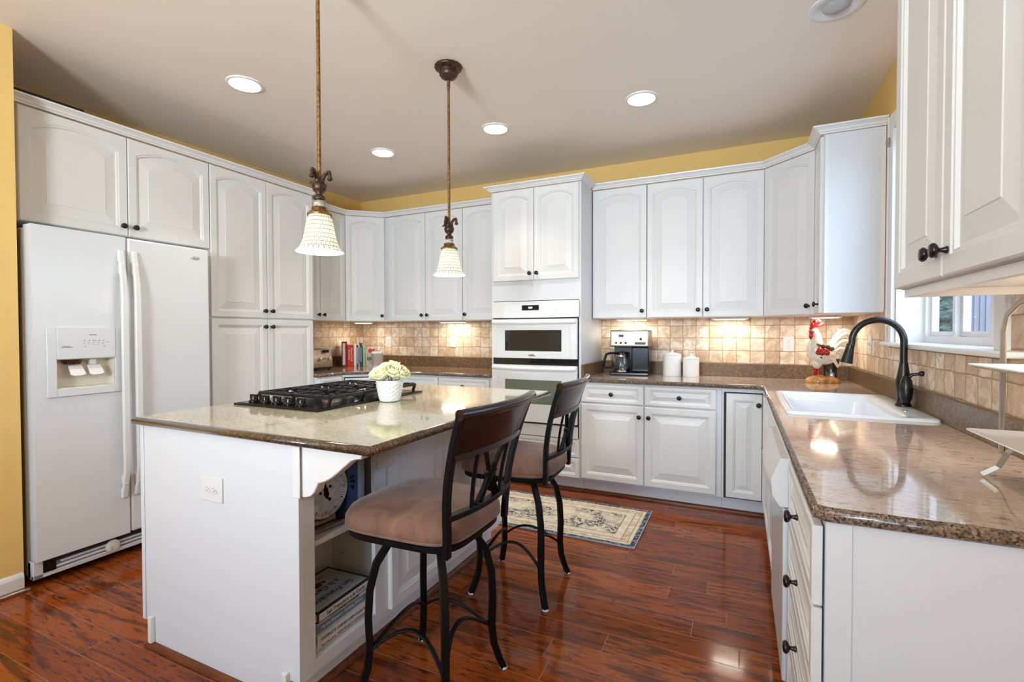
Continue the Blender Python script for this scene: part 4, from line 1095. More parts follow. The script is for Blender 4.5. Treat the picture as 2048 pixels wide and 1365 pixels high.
# ------------------------------------------------------------------ sink and faucet
sk = thing('kitchen_sink', 'white drop-in kitchen sink in the right worktop', 'sink', (4.3675, -1.455, ZT))
sx0, sx1, sy0, sy1 = -.268, .268, -.415, .415
def rrect(x0, x1, y0, y1, r, z, n=5):
    pts = []
    for cx, cy, a0 in ((x1-r, y1-r, 0), (x0+r, y1-r, PI/2), (x0+r, y0+r, PI), (x1-r, y0+r, 1.5*PI)):
        for k in range(n+1): a = a0+PI/2*k/n; pts.append((cx+r*math.cos(a), cy+r*math.sin(a), z))
    return pts
m = MB()
bx0_, bx1_, by0_, by1_ = -.225, .160, -.372, .372
m.rings([rrect(sx0, sx1, sy0, sy1, .03, .0004), rrect(sx0+.002, sx1-.002, sy0+.002, sy1-.002, .03, .010), rrect(sx0+.012, sx1-.012, sy0+.012, sy1-.012, .03, .014),
         rrect(bx0_-.012, bx1_+.012, by0_-.012, by1_+.012, .05, .012), rrect(bx0_, bx1_, by0_, by1_, .045, .002), rrect(bx0_+.006, bx1_-.006, by0_+.006, by1_-.006, .045, -.03),
         rrect(bx0_+.02, bx1_-.02, by0_+.02, by1_-.02, .05, -.17), rrect(bx0_+.05, bx1_-.05, by0_+.05, by1_-.05, .05, -.188)], True, False, True)
m.build('basin', 'sink', sk, smooth=True, angle=50, recalc=False)
m = MB(); m.lathe([(.045, -.187), (.045, -.184), (.035, -.183)], (0, 0, 0), n=24); m.build('drain', 'steel', sk, smooth=True)
m = MB(); m.lathe([(.011, .012), (.011, .015), (.004, .016)], (bx1_+.04, -.20, 0), n=14); m.build('air_gap_cap', 'chrome', sk, smooth=True)
fx_, fy_ = 4.600, -1.492
ft = thing('kitchen_faucet', 'tall oil-rubbed bronze gooseneck pull-down faucet behind the sink', 'faucet', (fx_, fy_, ZT+.0145))
m = MB(); m.lathe([(.031, .0), (.032, .006), (.027, .012), (.024, .03), (.0255, .06), (.029, .10), (.0285, .12), (.021, .165), (.0165, .20)], n=24); m.build('base_body', 'bronze', ft, smooth=True, angle=50)
pts = [(0, 0, .195), (0, 0, .30)]
R_ = .100
for k in range(1, 15):
    a = PI*k/14*1.02; pts.append((-R_+R_*math.cos(a), 0, .30+R_*math.sin(a)))
pts.append((-.205, 0, .265))
m = MB(); m.tube(pts, .0145, 14); m.build('spout', 'bronze', ft, smooth=True)
m = MB(); m.xform(Matrix.Identity(4)); m.lathe([(.016, 0), (.0175, -.006), (.0165, -.012), (.019, -.03), (.026, -.085), (.027, -.092), (.022, -.094)], n=20)
m.xform(Matrix.Translation((-.204, 0, .285)) @ Matrix.Rotation(.20, 4, 'Y')); m.build('spray_head', 'bronze', ft, smooth=True, angle=50)
m = MB(); m.lathe([(.014, 0), (.022, .02), (.026, .06), (.022, .10), (.010, .125)], (.0, -.042, .02), n=16); m.tube([(0, -.042, .13), (.02, -.05, .15), (.05, -.06, .155)], [.008, .007, .006], 8); m.sph(.012, (.052, -.061, .156), 1.3)
m.build('lever_handle', 'bronze', ft, smooth=True, angle=50)

# ------------------------------------------------------------------ canisters
def canister(label, x, y, r, h):
    t = thing('canister', label, 'canister', (x, y, ZT+.0005), 0, 'white canisters')
    MB().lathe([(r*.97, 0), (r, .004), (r, h), (r*.96, h+.002)], n=36).build('jar', 'ceramic', t, smooth=True, angle=40)
    MB().lathe([(r*1.03, h+.0025), (r*1.03, h+.006), (r*.9, h+.012), (r*.3, h+.022), (.011, h+.026), (.008, h+.030), (.0125, h+.036), (.010, h+.042), (.002, h+.043)], n=36).build('lid', 'ceramic', t, smooth=True, angle=40)
canister('larger white lidded canister beside the coffee maker', 3.413, -.155, .072, .168)
canister('smaller white lidded canister, right of the larger one', 3.560, -.175, .062, .140)

# ------------------------------------------------------------------ coffee maker
cf = thing('coffee_maker', 'black and steel drip coffee maker with glass carafe', 'coffee maker', (2.935, -.305, ZT+.0005), 0.05)
m = MB(); m.box(.0, .315, 0, .24, 0, .028); m.build('base', 'black', cf, bevel=.008, seg=3)
m = MB(); m.box(.175, .315, .02, .22, .0285, .235); m.build('water_tank', 'black', cf, bevel=.010, seg=3)
m = MB(); m.box(.012, .175, .15, .22, .0285, .235); m.build('back_column', 'blackmat', cf)
m = MB(); m.box(.005, .318, -.005, .23, .2355, .372); hd = m.build('head', 'steel', cf, bevel=.012, seg=3)
m = MB(); m.box(.075, .115, -.0065, -.0052, .315, .337); m.build('display', 'black', hd)
m = MB()
for xx, zz, rr_ in ((.055, .268, .009), (.093, .268, .009), (.133, .268, .009), (.253, .300, .010)): m.lathe([(rr_, -.0052), (rr_, -.010), (rr_*.7, -.012)], (xx, 0, zz), 'y', 14)
m.build('buttons', 'black', hd, smooth=True, angle=40)
m = MB(); m.box(.205, .290, -.010, -.0052, .255, .275); m.build('hot_water_tab', 'black', hd, bevel=.003)
m = MB()
for k in range(3): m.box(.225+k*.022, .236+k*.022, -.0058, -.0052, .322, .3235)
m.build('front_print', 'greytext', hd)
text('brand_lettering', 'CUISINART', .011, 'greytext', hd, (.15, -.0058, .352), (PI/2, 0, 0))
m = MB(); m.box(.205, .29, .045, .052, .3715, .378); m.box(.07, .115, .045, .06, .3715, .377); m.build('lid_hinge', 'black', hd)
m = MB(); m.lathe([(.058, .030), (.068, .045), (.072, .080), (.066, .120), (.050, .160), (.046, .170), (.0445, .170), (.048, .158), (.063, .119), (.069, .080), (.065, .046), (.050, .032)], (.088, .075, 0), n=32, cap=False)
cr_ = m.build('carafe', 'glass', cf, smooth=True, angle=60)
m = MB(); m.lathe([(.048, .170), (.050, .180), (.044, .192), (.004, .196)], (.088, .075, 0), n=28); m.build('carafe_lid', 'black', cr_, smooth=True, angle=40)
m = MB(); m.tube([(.045, .05, .180), (.0, .02, .182), (-.028, .005, .172), (-.040, -.002, .13), (-.046, -.005, .075), (-.040, 0, .062), (.018, .035, .062)], .009, 8, square=True); m.tube([(.018, .035, .058), (.016, .034, .185)], .004, 6); m.build('carafe_handle', 'black', cr_, bevel=.002)
m = MB(); m.lathe([(.0515, .152), (.0525, .152), (.0525, .166), (.0505, .166)], (.088, .075, 0), n=28, cap=False); m.lathe([(.066, .028), (.069, .028), (.071, .040), (.068, .040)], (.088, .075, 0), n=28, cap=False); m.build('carafe_band', 'chrome', cr_, smooth=True)

# ------------------------------------------------------------------ rooster figurine
MT['r_white'] = plain('glazed_off_white', (.66, .62, .54), .2, var=.12, nscale=40)
MT['r_tail'] = plain('glazed_cream_feathers', (.78, .74, .64), .18, var=.1, nscale=25)
MT['r_red'] = plain('glazed_deep_red', (.36, .012, .010), .18, var=.3, nscale=60)
MT['r_green'] = plain('glazed_dark_olive', (.045, .05, .018), .2, var=.4, nscale=60)
MT['r_amber'] = plain('glazed_amber_base', (.50, .25, .08), .2, var=.5, nscale=25)
MT['r_trunk'] = plain('glazed_black_brown', (.028, .018, .012), .15, var=.6, nscale=30)
rs = thing('rooster_figurine', 'glazed ceramic rooster figurine with red comb and cream tail', 'figurine', (4.445, -.275, ZT+.0005), .42)
rs.scale = (.955, .955, .955)
m = MB(); m.lathe([(.114, 0), (.118, .012), (.108, .032), (.085, .046), (.03, .054)], n=28, sx=1.0, sy=.62, wob=lambda a, h: 1+.06*math.sin(5*a)+.04*math.sin(11*a)); m.build('base', 'r_amber', rs, smooth=True)
m = MB(); m.lathe([(.052, .030), (.040, .07), (.044, .12), (.056, .175)], (.050, 0, 0), n=16, wob=lambda a, h: 1+.14*math.sin(4*a+h*20)); m.build('tree_stump', 'r_trunk', rs, smooth=True)
m = MB(); m.tube([(-.030, 0, .035), (-.034, 0, .09), (-.025, 0, .14)], [.010, .008, .016], 10); m.tube([(-.055, .01, .035), (-.050, .01, .13)], [.009, .012], 8); m.build('leg', 'r_red', rs, smooth=True)
# body + neck as one skin
pts = [(.070, 0, .235), (.045, 0, .215), (.010, 0, .200), (-.025, 0, .200), (-.050, 0, .225), (-.060, 0, .270), (-.054, 0, .315), (-.054, 0, .350), (-.062, 0, .372)]
rr_ = [.030, .056, .074, .078, .068, .052, .040, .030, .024]
m = MB(); m.tube(pts, rr_, 18, cap=True); m.sph(.027, (-.070, 0, .378), 1.1, .8, 1.0)
m.sph(.05, (-.045, 0, .15), .7, .8, 1.0)
o = m.build('body', 'r_white', rs, smooth=True, angle=80)
m = MB()
for s_ in (-1, 1):
    m.sph(.055, (.005, s_*.045, .185), 1.1, .35, .85); 
    for k in range(4): m.tube([(.0+k*.012, s_*.060, .20-k*.012), (.045+k*.008, s_*.060, .165-k*.014), (.055+k*.004, s_*.055, .130-k*.006)], [.010, .009, .004], 8)
m.build('wing', 'r_white', rs, smooth=True)
m = MB()   # comb
for k, (dx, dz, r_) in enumerate(((-.092, .400, .014), (-.083, .424, .018), (-.062, .438, .021), (-.036, .442, .020), (-.016, .430, .014))): m.sph(r_, (dx, 0, dz), 1, .4, 1.1)
m.tube([(-.095, 0, .392), (-.070, 0, .412), (-.035, 0, .420), (-.012, 0, .432)], .012, 8); m.build('comb', 'r_red', rs, smooth=True)
m = MB(); m.sph(.017, (-.092, 0, .345), .8, .8, 1.8); m.sph(.014, (-.088, .012, .338), .7, .6, 1.6); m.sph(.020, (-.085, 0, .372), 1, .9, .8); m.build('wattle', 'r_red', rs, smooth=True)
m = MB(); m.tube([(-.095, 0, .385), (-.118, 0, .378)], [.009, .001], 8); m.build('beak', 'r_amber', rs, smooth=True)
m = MB()
TF = [[(.060, .26), (.085, .30), (.103, .34), (.106, .375), (.094, .398)], [(.05, .245), (.085, .325), (.135, .378), (.185, .382), (.238, .345)], [(.05, .24), (.09, .31), (.14, .356), (.185, .357), (.226, .330)],
      [(.05, .235), (.09, .295), (.14, .333), (.18, .334), (.216, .305)], [(.05, .225), (.09, .275), (.135, .305), (.175, .300), (.206, .268)], [(.05, .215), (.09, .258), (.13, .280), (.165, .270), (.192, .232)],
      [(.05, .205), (.085, .238), (.12, .252), (.150, .236), (.172, .200)], [(.05, .195), (.08, .216), (.108, .224), (.135, .205), (.150, .178)]]
def smooth_pts(P, n=10):
    out = []
    for i in range(n+1):
        u = i/n*(len(P)-1); k = min(int(u), len(P)-2); f = u-k
        p0 = P[max(k-1, 0)]; p1 = P[k]; p2 = P[k+1]; p3 = P[min(k+2, len(P)-1)]
        out.append(tuple(.5*((2*b)+(c-a)*f+(2*a-5*b+4*c-d)*f*f+(-a+3*b-3*c+d)*f**3) for a, b, c, d in zip(p0, p1, p2, p3)))
    return out
for k, F in enumerate(TF):
    yo = (-.010, .010, -.004, .006, -.008, .006, -.010, .004)[k]
    m.tube([(x_, yo+(k % 2)*.006, z_) for x_, z_ in smooth_pts(F)], [.010, .012, .013, .0135, .014, .014, .0135, .012, .010, .007, .002] if k else [.006]*9+[.005, .002], 8)
m.build('tail', 'r_tail', rs, smooth=True)
m = MB()
for c_ in ((-.062, -.060, .240), (-.030, -.066, .236), (-.020, -.066, .222), (-.050, -.064, .220), (-.070, -.052, .222)): m.sph(.020 if c_[0] < -.025 else .024, c_)
for k in range(7): m.sph(.008, (-.075+k*.012, -.055-.006*(k % 2), .262-.003*k+(.02 if k % 3 == 0 else 0)))
m.build('fruit', 'r_red', rs, smooth=True)
m = MB()
for c_, s_ in (((-.045, -.058, .268), .020), ((-.010, -.060, .262), .020), ((.015, -.055, .245), .018), ((-.040, -.062, .190), .018), ((-.020, -.064, .180), .016), ((.030, -.045, .250), .018), ((-.060, -.052, .276), .012)): m.sph(s_, c_, 1.2, .4, .8)
m.build('leaves', 'r_green', rs, smooth=True)

# ------------------------------------------------------------------ toaster
ts = thing('toaster', 'brushed steel toaster with round dials beside the pantry', 'toaster', (.330, -1.105, ZT+.0005), PI/2)
m = MB(); prof = [(0, .022), (.0, .10), (.012, .150), (.022, .195), (.040, .203), (.185, .203), (.205, .195), (.215, .15), (.215, .022)]
m.rings([[(x_, y_, z_) for y_, z_ in prof] for x_ in (0, .006, .334, .340)], True); m.build('shell', 'steel', ts, smooth=True, bevel=.004, angle=50)
m = MB(); m.box(-.004, .344, -.003, .218, .012, .030); m.build('base_rim', 'blackmat', ts, bevel=.003)
m = MB(); [m.cyl(.012, 0, .014, (xx, yy, 0), n=12) for xx in (.03, .31) for yy in (.02, .19)]; m.build('foot', 'black', ts)
m = MB(); m.box(.03, .31, .070, .100, .2031, .2045); m.box(.03, .31, .130, .160, .2031, .2045); m.build('bread_slot', 'black', ts)
m = MB(); m.box(.235, .285, -.012, .018, .165, .192); m.build('lever', 'black', ts, bevel=.003)
for xx in (.30, .185): 
    m = MB(); m.lathe([(.018, .0), (.017, -.016), (.012, -.018)], (xx, -.0005, .105), 'y', 18); m.build('dial', 'chrome', ts, smooth=True, angle=40)
m = MB(); [m.lathe([(.008, .0), (.007, -.005)], (xx, -.0005, .108), 'y', 12) for xx in (.222, .247)]; m.build('button', 'chrome', ts, smooth=True, angle=40)

# ------------------------------------------------------------------ books in the corner
def bk(name, label, w, d, h, cover, pos, rz, zoff=0, tilt=0, cat='book', group='cookbooks in the back corner', spine=None, patch=None):
    t = thing(name, label, cat, (pos[0], pos[1], ZT+.0005+zoff), rz, group)
    m = MB(); cv = .0025
    m.box(0, cv, 0, d, 0, h); m.box(w-cv, w, 0, d, 0, h); m.box(cv, w-cv, 0, cv, 0, h); c0 = m.build('cover', cover, t, bevel=.0008, seg=1)
    MB().box(cv+.0002, w-cv-.0002, cv+.0002, d-.004, .003, h-.003).build('pages', 'paper', t)
    if patch:
        for nm_, x0_, x1_, z0_, z1_, mt in patch: MB().box(x0_, x1_, -.0008, -.0001, z0_, z1_).build(nm_, mt, t)
    if spine:
        s_, sz, mt, zc = spine; text('spine_title', s_, sz, mt, t, (w/2, -.0012, zc), (PI/2, PI/2, 0))
    return t
MT['red'] = plain('bright_red_cover', (.55, .010, .012), .35, var=.05); MT['maroon'] = plain('dark_red_cover', (.20, .012, .012), .4, var=.1)
MT['whitec'] = plain('white_cover', (.72, .70, .66), .4); MT['navyc'] = plain('black_cover', (.03, .03, .035), .4); MT['bluec'] = plain('pale_blue_cover', (.35, .42, .50), .4)
MT['greenc'] = plain('green_cover', (.30, .45, .24), .4); MT['magc'] = plain('illustrated_cover', (.55, .50, .42), .5, var=.35, nscale=35)
MT['yellowp'] = plain('cream_lettering', (.80, .72, .45), .5)
ux, uy = .7071, .7071
row = Vector((.192, -.505)); off = 0.0
def place(w): 
    global off
    p = row + Vector((ux, uy))*off; off += w+.0015
    return (p.x, p.y)
rzb = PI/4
w_ = .052; bk('cookbook', 'dark red binder with white spine label at the left end of the cookbook row', w_, .20, .262, 'maroon', place(w_), rzb, patch=[('spine_label', .010, .034, .02, .245, 'whitec')])
w_ = .064; bk('cookbook', 'thick bright red cookbook with pale spine lettering', w_, .19, .232, 'red', place(w_), rzb, spine=('How to Cook\nEverything', .024, 'yellowp', .125))
w_ = .026; bk('cookbook', 'white cookbook with thin spine right of the thick red one', w_, .18, .235, 'whitec', place(w_), rzb)
w_ = .014; bk('cookbook', 'slim black cookbook in the corner row', w_, .18, .228, 'navyc', place(w_), rzb, patch=[('spine_label', .004, .010, .03, .2, 'whitec')])
w_ = .018; bk('cookbook', 'pale blue cookbook in the corner row', w_, .18, .224, 'bluec', place(w_), rzb, patch=[('spine_label', .006, .012, .03, .2, 'navyc')])
w_ = .022; bk('cookbook', 'dark spined cookbook left of the green one', w_, .19, .250, 'navyc', place(w_), rzb, patch=[('spine_label', .006, .014, .05, .2, 'bluec')])
off += .004
w_ = .026; bk('cookbook', 'green spined cookbook near the speaker', w_, .19, .212, 'greenc', place(w_), rzb)
# magazine standing with its cover forward
off += .002
p_ = place(.105)
t = thing('magazine', 'illustrated booklet standing cover forward behind the speaker', 'magazine', (p_[0], p_[1], ZT+.0005), rzb, None)
MB().box(0, .105, 0, .006, 0, .205).build('cover', 'magc', t)
m = MB(); m.lathe([(.022, 0), (.020, -.0006)], (.045, -.0001, .165), 'y', 18); m.lathe([(.013, 0), (.012, -.0006)], (.078, -.0001, .172), 'y', 18); m.build('cover_picture', 'red', t)
MB().box(.01, .085, -.0006, -.0001, .06, .10).build('cover_print', 'greytext', t)
# speaker
sp_ = thing('wireless_speaker', 'small grey and white wireless speaker on the corner worktop', 'speaker', (.500, -.318, ZT+.0005), PI/4)
def rr3(w_, d_, r, z): return rrect(-w_/2, w_/2, -d_/2, d_/2, r, z, 6)
m = MB(); m.rings([rr3(.116, .10, .045, .0), rr3(.122, .106, .048, .006), rr3(.122, .106, .048, .014)], True); m.build('bottom_cap', 'plast', sp_, smooth=True, angle=40)
m = MB(); m.rings([rr3(.119, .103, .047, .0143), rr3(.119, .103, .047, .137)], True); m.build('grille', 'greygrille', sp_, smooth=True, angle=40)
m = MB(); m.rings([rr3(.122, .106, .048, .1373), rr3(.122, .106, .048, .150), rr3(.110, .095, .045, .155)], True); m.build('top_cap', 'plast', sp_, smooth=True, angle=40)

# ------------------------------------------------------------------ island shelf contents
shx = IX1-.016     # front of shelf contents
zs_ = .553
# kitchen scale: dial faces +x (slightly toward camera)
kc = thing('kitchen_scale', 'vintage dial kitchen scale on the upper island shelf', 'scale', (2.512, -2.985, zs_+.0006), PI/2-.10)
m = MB(); m.prism([(-.080, -.05), (.080, -.05), (.080, .05), (-.080, .05)], 0, .018); m.build('base', 'steel', kc, bevel=.006, seg=3)
m = MB(); m.prism([(-.06, .0182), (.06, .0182), (.045, .08), (-.045, .08)], -.03, .04, 'xz'); m.build('housing', 'steel', kc, bevel=.006)
m = MB(); m.lathe([(.100, .02), (.106, .0), (.106, -.034), (.100, -.040)], (0, 0, .142), 'y', 40); dl_ = m.build('dial_case', 'steel', kc, smooth=True, angle=40)
MT['dialf'] = plain('aged_grey_dial_face', (.50, .55, .58), .5, var=.25, nscale=40)
m = MB(); m.lathe([(.098, -.0402), (.097, -.0412)], (0, 0, .142), 'y', 40); m.build('dial_face', 'dialf', dl_)
m = MB()
for k in range(60):
    a = 2*PI*k/60; r0 = .080 if k % 5 else .074; ca, sa = math.cos(a), math.sin(a)
    p0, p1 = Vector((ca*r0, -.0414, .142+sa*r0)), Vector((ca*.088, -.0414, .142+sa*.088)); nn = Vector((-sa, 0, ca))*(.0007 if k % 5 else .0014)
    m.poly([p0-nn, p0+nn, p1+nn, p1-nn])
tag(m.build('dial_marks', 'black', dl_, recalc=False), kind='stuff')
m = MB(); m.prism([(-.004, .142), (.004, .142), (.002, .205), (-.008, .218), (-.004, .200)], -.0435, -.0420, 'xz'); m.prism([(-.008, .155), (.008, .155), (.012, .125), (.0, .112), (-.010, .13)], -.0435, -.0420, 'xz'); m.prism([(.006, .118), (.020, .108), (.012, .100), (.004, .108)], -.0435, -.0420, 'xz')
m.xform(Matrix.Translation((0, 0, .142)) @ Matrix.Rotation(-.12, 4, 'Y') @ Matrix.Translation((0, 0, -.142))); m.build('pointer', 'black', dl_)
m = MB(); m.lathe([(.006, -.0415), (.005, -.043)], (-.022, 0, .140), 'y', 10); m.lathe([(.006, -.0415), (.005, -.043)], (.020, 0, .155), 'y', 10); m.build('dial_rivet', 'black', dl_)
# blue book and dark book leaning behind the scale
MT['blueb'] = plain('deep_blue_cover', (.035, .085, .26), .35, var=.2); MT['paleb'] = plain('pale_blue_page_edge', (.40, .50, .62), .5, var=.06)
t = thing('blue_tin', 'tall blue tin with pale side beside the kitchen scale', 'tin', (2.470, -2.882, zs_+.0006), .0)
MB().box(0, .085, .0, .096, 0, .232).build('body', 'blueb', t, bevel=.005)
MB().box(.0852, .0862, .054, .090, .004, .226).build('side_label', 'paleb', t)
m = MB(); rnd = random.Random(3)
for i in range(9): m.sph(.006, (.0855, .016+rnd.uniform(0, .02), .11+rnd.uniform(0, .06)), .3, 1, 1, 8, 5)
m.build('dark_picture', 'black', t)
t = thing('black_book', 'black cookbook with ring emblem standing behind the kitchen scale', 'book', (2.330, -3.005, zs_+.0006), 0)
MB().box(0, .100, .0, .215, 0, .238).build('cover', 'navyc', t, bevel=.002)
m = MB(); m.tube([(.1015, .140+.015*math.cos(2*PI*i/24), .190+.018*math.sin(2*PI*i/24)) for i in range(25)], .0014, 6); m.tube([(.1015, .112, .180), (.1015, .128, .196)], .0012, 6); m.tube([(.1015, .130, .160), (.1015, .152, .160)], .0012, 6); m.tube([(.1015, .134, .150), (.1015, .152, .150)], .0012, 6); m.build('cover_lettering', 'whitec', t)
# stack of cookbooks on the bottom shelf, spines face +x
MT['slate'] = plain('slate_blue_cover', (.16, .22, .30), .4, var=.1); MT['dustw'] = plain('dusty_white_cover', (.62, .62, .60), .45, var=.05); MT['tan'] = plain('tan_cover', (.42, .33, .20), .5, var=.1)
MT['ink'] = plain('black_ink', (.012, .012, .014), .5); MT['whiteink'] = plain('white_ink', (.75, .75, .75), .5); MT['redink'] = plain('dark_red_ink', (.18, .02, .03), .5)
zb_ = .1462
def flatbook(label, L, D, th, cover, spine_mat, txt, tmat, size, yy, xx, rz, extra=None, shear=0.0, sxx=1.0):
    """L along local x (spine length), D deep; spine on local y=0 facing the room"""
    global zb_
    t = thing('cookbook', label, 'book', (xx, yy, zb_), PI/2+rz, 'stack of cookbooks on the lowest island shelf')
    m = MB(); m.box(0, L, 0, D, 0, .0022); m.box(0, L, 0, D, th-.0022, th); m.box(0, L, 0, .0022, .0022, th-.0022); m.build('cover', cover, t)
    MB().box(.003, L-.003, .0025, D-.003, .0025, th-.0025).build('pages', 'paper', t)
    MB().box(.006, L-.006, -.0006, -.0001, .0035, th-.0035).build('spine_label', spine_mat, t)
    text('spine_title', txt, size, tmat, t, (L/2, -.0011, th/2), (PI/2, 0, 0), sx=sxx, shear=shear)
    if extra: extra(t, L, D, th)
    zb_ += th+.0006
    return t
by = -3.062
flatbook('bottom cookbook of the shelf stack, cream spine with faded lettering', .285, .215, .022, 'tan', 'dustw', 'San Francisco  NEW BASICS COOKBOOK', 'redink', .013, by-.0, 2.574, .02)
flatbook('white cookbook lettered COMPLETE STEP-BY-STEP, second from the bottom of the stack', .285, .22, .034, 'dustw', 'dustw', 'COMPLETE STEP-BY-STEP COOK BOOK', 'ink', .0145, by+.004, 2.580, .0)
flatbook('slate blue cookbook in the middle of the shelf stack', .275, .215, .032, 'slate', 'slate', 'Martha Stewart\'s Cooking School', 'whiteink', .016, by, 2.570, .03)
flatbook('thin cookbook lettered THE KEY LIME PIE, second from the top of the stack', .270, .21, .018, 'bluec', 'dustw', 'THE KEY LIME PIE COOKBOOK', 'ink', .011, by+.006, 2.572, .0)
def topx(t, L, D, th):
    MB().box(.012, L-.012, .012, D-.012, th+.0001, th+.0008).build('cover_panel', plain('grey_cover_panel', (.40, .44, .46), .5, var=.05), t)
    text('cover_title', 'San Francisco', .040, 'ink', t, (L*.50, D*.26, th+.0012), (0, 0, PI), shear=.2, sx=.9)
    text('cover_title', 'a la Carte', .040, 'ink', t, (L*.52, D*.48, th+.0012), (0, 0, PI), shear=.2, sx=.9)
    m = MB()
    for i in range(14):
        a = i*2.4; m.lathe([(.008, 0), (.008, .0006)], (L*.5+.04*math.cos(a)*(i/14), D*.66+.012*math.sin(a), th+.0009), 'z', 10)
    m.build('cover_picture', 'redink', t)
    text('cover_subtitle', 'The Junior League of San Francisco', .0095, 'ink', t, (L*.5, D*.80, th+.0012), (0, 0, PI))
    text('cover_subtitle', 'author of the cookbook', .0095, 'ink', t, (L*.5, D*.86, th+.0012), (0, 0, PI))
flatbook('black-edged paperback lettered San Francisco a la Carte, top of the shelf stack', .285, .225, .034, 'ink', 'dustw', 'San Francisco a la Carte', 'ink', .021, by-.002, 2.588, .04, topx)

# ------------------------------------------------------------------ bar stools
def make_stool():
    """local: front (toward the island) is -x; back at +x; origin on the floor"""
    t = thing('bar_stool', 'x', 'stool', (0, 0, 0))
    # seat cushion
    def outline(s, z, bulge=0.0):
        pts = []; N = 40
        for i in range(N):
            a = 2*PI*i/N; ca, sa = math.cos(a), math.sin(a)
            e = .42
            x = .222*s*math.copysign(abs(ca)**e, ca); y = math.copysign(abs(sa)**e, sa)
            wy = (.225 - .030*((x/.222)+1)/2)*s
            y *= wy
            if x < 0: x -= .022*(1-(y/wy)**2)
            pts.append((x-.020, y, z))
        return pts
    m = MB(); m.rings([outline(.96, .600), outline(1.0, .606), outline(1.03, .625), outline(1.025, .645), outline(.97, .668), outline(.84, .684), outline(.6, .694), outline(.3, .698)], True)
    cu = m.build('seat', 'suede', t, smooth=True, angle=80)
    m = MB(); o_ = outline(1.018, .612); m.tube(o_+[o_[0]], .0045, 6); m.build('piping', 'suede', cu, smooth=True)
    m = MB(); m.rings([outline(.97, .578), outline(.985, .582), outline(.985, .597), outline(.97, .599)], True); m.build('seat_frame', 'blackiron', t, smooth=True, angle=40)
    m = MB(); m.cyl(.105, .556, .578, n=28); m.build('swivel_plate', 'blackiron', t)
    # legs: curved with kicked-out foot
    for sx_ in (-1, 1):
        for sy_ in (-1, 1):
            prof = [(.055, .560), (.105, .545), (.140, .47), (.156, .38), (.160, .28), (.157, .18), (.162, .11), (.176, .05), (.190, .006)]
            m = MB(); m.tube([(sx_*a*1.0, sy_*a*.98, z) for a, z in prof], .0125, square=True)
            lg = m.build('leg', 'blackiron', t, bevel=.002, seg=1)
            m = MB(); m.lathe([(.013, .0005), (.015, .003), (.014, .010)], (sx_*.190, sy_*.186, 0), n=12); m.build('foot_glide', 'glides', lg, smooth=True)
    for k in range(4):
        a = [(-1, -1), (1, -1), (1, 1), (-1, 1)][k]; b = [(-1, -1), (1, -1), (1, 1), (-1, 1)][(k+1) % 4]
        pts = []
        for i in range(15):
            q = i/14; s_ = math.sin(PI*q)
            x = (a[0]*(1-q)+b[0]*q)*.155; y = (a[1]*(1-q)+b[1]*q)*.155
            x *= 1-.30*s_*(abs(a[0]+b[0])/2); y *= 1-.30*s_*(abs(a[1]+b[1])/2)
            pts.append((x, y, .170+.085*s_))
        m = MB(); m.tube(pts, .009, ry=.006, n=8); m.build('stretcher', 'blackiron', t, smooth=True)
    # back uprights
    def bx(z): return .192 + .02*(z-.6)/.15*.4 + .062*max(0, (z-.72)/.32)**1.7
    def by_(z): return .192 + .050*max(0, (z-.62)/.42)
    for s_ in (-1, 1):
        m = MB(); pts = [(bx(z), s_*by_(z), z) for z in (.578, .64, .70, .76, .82, .88, .94, 1.0, 1.04)]
        m.tube(pts, .013, ry=.010, square=True); m.build('back_upright', 'blackiron', t, bevel=.002, seg=1)
    def curve(y, z, dep=.030): # back curves away from the sitter in the middle
        w_ = by_(z); return (bx(z)+dep*(1-(y/w_)**2), y, z)
    m = MB(); m.tube([curve(y_*by_(.705)/8, .705) for y_ in range(-8, 9)], .014, ry=.009, square=True); m.build('back_cross_rail', 'blackiron', t, bevel=.002, seg=1)
    # wooden crest
    m = MB(); rings = []
    for i in range(17):
        q = -1+2*i/16
        def P(z, o_): 
            w_ = by_(z)-.003; c_ = curve(q*w_, z); return (c_[0]+o_, c_[1], c_[2])
        rings.append([P(.905+.0, .006), P(.905, -.008), P(.95, -.009), P(1.015, -.010), P(1.025, .012), P(.97, .010)])
    m.rings(rings, True); cs = m.build('crest_panel', 'mahog', t, smooth=True, angle=40)
    m = MB(); m.tube([(lambda c_: (c_[0]+.006, c_[1], c_[2]))(curve(q*.255/10, 1.036)) for q in range(-10, 11)], .0175, 12); m.build('crest_roll', 'mahog', cs, smooth=True, angle=60)
    m = MB(); m.tube([curve(y_*by_(.915)/8*.98, .900) for y_ in range(-8, 9)], .012, ry=.009, square=True); m.build('crest_rail', 'mahog', t, bevel=.002, seg=1)
    # infill bars
    def bars(ptsyz, r=.0088):
        m.tube([curve(y_, z_) for y_, z_ in ptsyz], r, ry=.0055, n=8)
    m = MB()
    for s_ in (-1, 1):
        bars([(s_*(.094+.012*k/8), .715+.180*k/8) for k in range(9)], .011)
        bars([(s_*(.075-.055*math.sin(PI*k/12)), .715+.180*k/12) for k in range(13)])
        bars([(s_*(-.045+.11*(k/12)), .715+.180*k/12) for k in range(13)])
        bars([(s_*.030, .805), (0, .835)]); bars([(s_*.030, .805), (0, .775)]); bars([(s_*.018, .805), (0, .823)]); bars([(s_*.018, .805), (0, .787)])
    m.build('back_scrollwork', 'blackiron', t, smooth=True)
    return t
st = make_stool()
st.location = (2.918, -2.843, 0); st.rotation_euler = (0, 0, -.02); st['label'] = 'nearer bar stool with mauve suede seat and mahogany crest rail'; st['group'] = 'bar stools at the island'
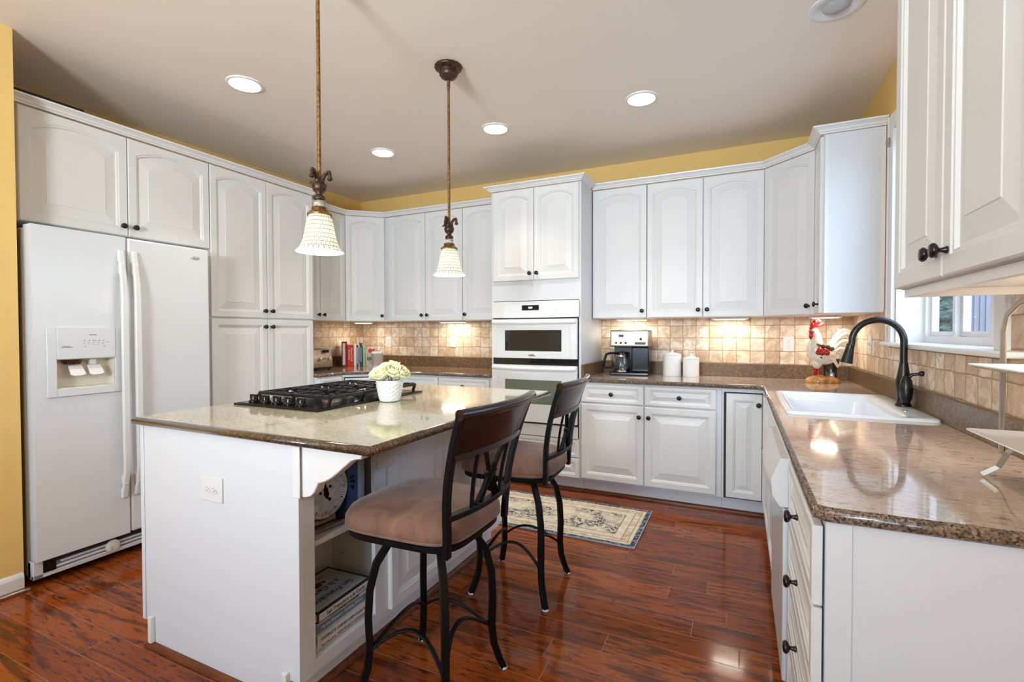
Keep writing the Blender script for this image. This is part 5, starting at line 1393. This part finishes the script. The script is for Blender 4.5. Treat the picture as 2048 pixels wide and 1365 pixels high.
s2 = copy_tree(st); s2.location = (2.920, -2.066, 0); s2.rotation_euler = (0, 0, .05); s2['label'] = 'farther bar stool with suede seat, beside the rug'

# ------------------------------------------------------------------ rug
rg = thing('area_rug', 'cream and navy patterned runner rug in front of the oven tower', 'rug', (2.345, -1.122, .0005), 0)
m = MB(); m.box(-1.02, 1.02, -.322, .322, 0, .010); m.build('pile', 'rug', rg, bevel=.003)

# ------------------------------------------------------------------ tiered serving stand with square platters
sd = thing('tiered_stand', 'arched pewter two-tier serving stand at the right edge of the worktop', 'stand', (4.545, -2.835, ZT+.0005))
# arch in the plane y = const, bending right
m = MB()
pts = [(-.045, .133, .060), (-.045, .133, .10), (-.045, .133, .36), (-.042, .125, .40), (-.030, .095, .430), (-.012, .04, .446), (.0, -.02, .450), (.008, -.09, .442), (.014, -.135, .420), (.016, -.158, .37), (.016, -.160, .10)]
m.tube(pts, .011, ry=.005, n=8); m.build('arch', 'brass', sd, smooth=True)
for dx, dy in ((-.075, .118), (.035, .125), (-.07, -.12), (.05, -.12)):
    m = MB(); m.tube([(dx*.35, dy*.75, .099), (dx*.6, dy*.85, .070), (dx*.75, dy*.98, .030), (dx*1.1, dy*1.08, .006)], .007, ry=.005, square=True); m.build('leg', 'brass', sd)
m = MB(); m.box(-.06, .05, -.162, .136, .099, .1035); m.box(-.05, .04, -.162, .136, .2615, .266); m.build('tray_support', 'brass', sd)
def platter(label, z, x0, x1, y0, y1):
    t = thing('square_platter', label, 'platter', ((x0+x1)/2, (y0+y1)/2, z), 0, 'white square platters on the stand')
    hx, hy = (x1-x0)/2, (y1-y0)/2; m = MB()
    m.rings([rrect(-hx*.62, hx*.62, -hy*.62, hy*.62, .02, .0), rrect(-hx*.9, hx*.9, -hy*.9, hy*.9, .02, .006), rrect(-hx, hx, -hy, hy, .012, .012), rrect(-hx, hx, -hy, hy, .012, .015), rrect(-hx*.88, hx*.88, -hy*.88, hy*.88, .02, .009), rrect(-hx*.6, hx*.6, -hy*.6, hy*.6, .02, .005)], True)
    m.build('dish', 'ceramic', t, smooth=True, angle=50)
platter('lower white square platter on the tiered stand', ZT+.1045, 4.425, 4.64, -3.01, -2.715)
platter('upper white square platter on the tiered stand', ZT+.267, 4.418, 4.62, -2.99, -2.74)
# small curtain rod bracket by the window
m = MB(); m.tube([(W-.028, -1.00, 2.30), (W-.040, -1.00, 2.30), (W-.046, -1.00, 2.312)], .004, 8); m.box(W-.0285, W-.0265, -1.010, -.990, 2.28, 2.33)
tag(m.build('curtain_bracket', 'brass', None), 'small metal curtain bracket on the window casing beside the nearest right cabinet', 'bracket')
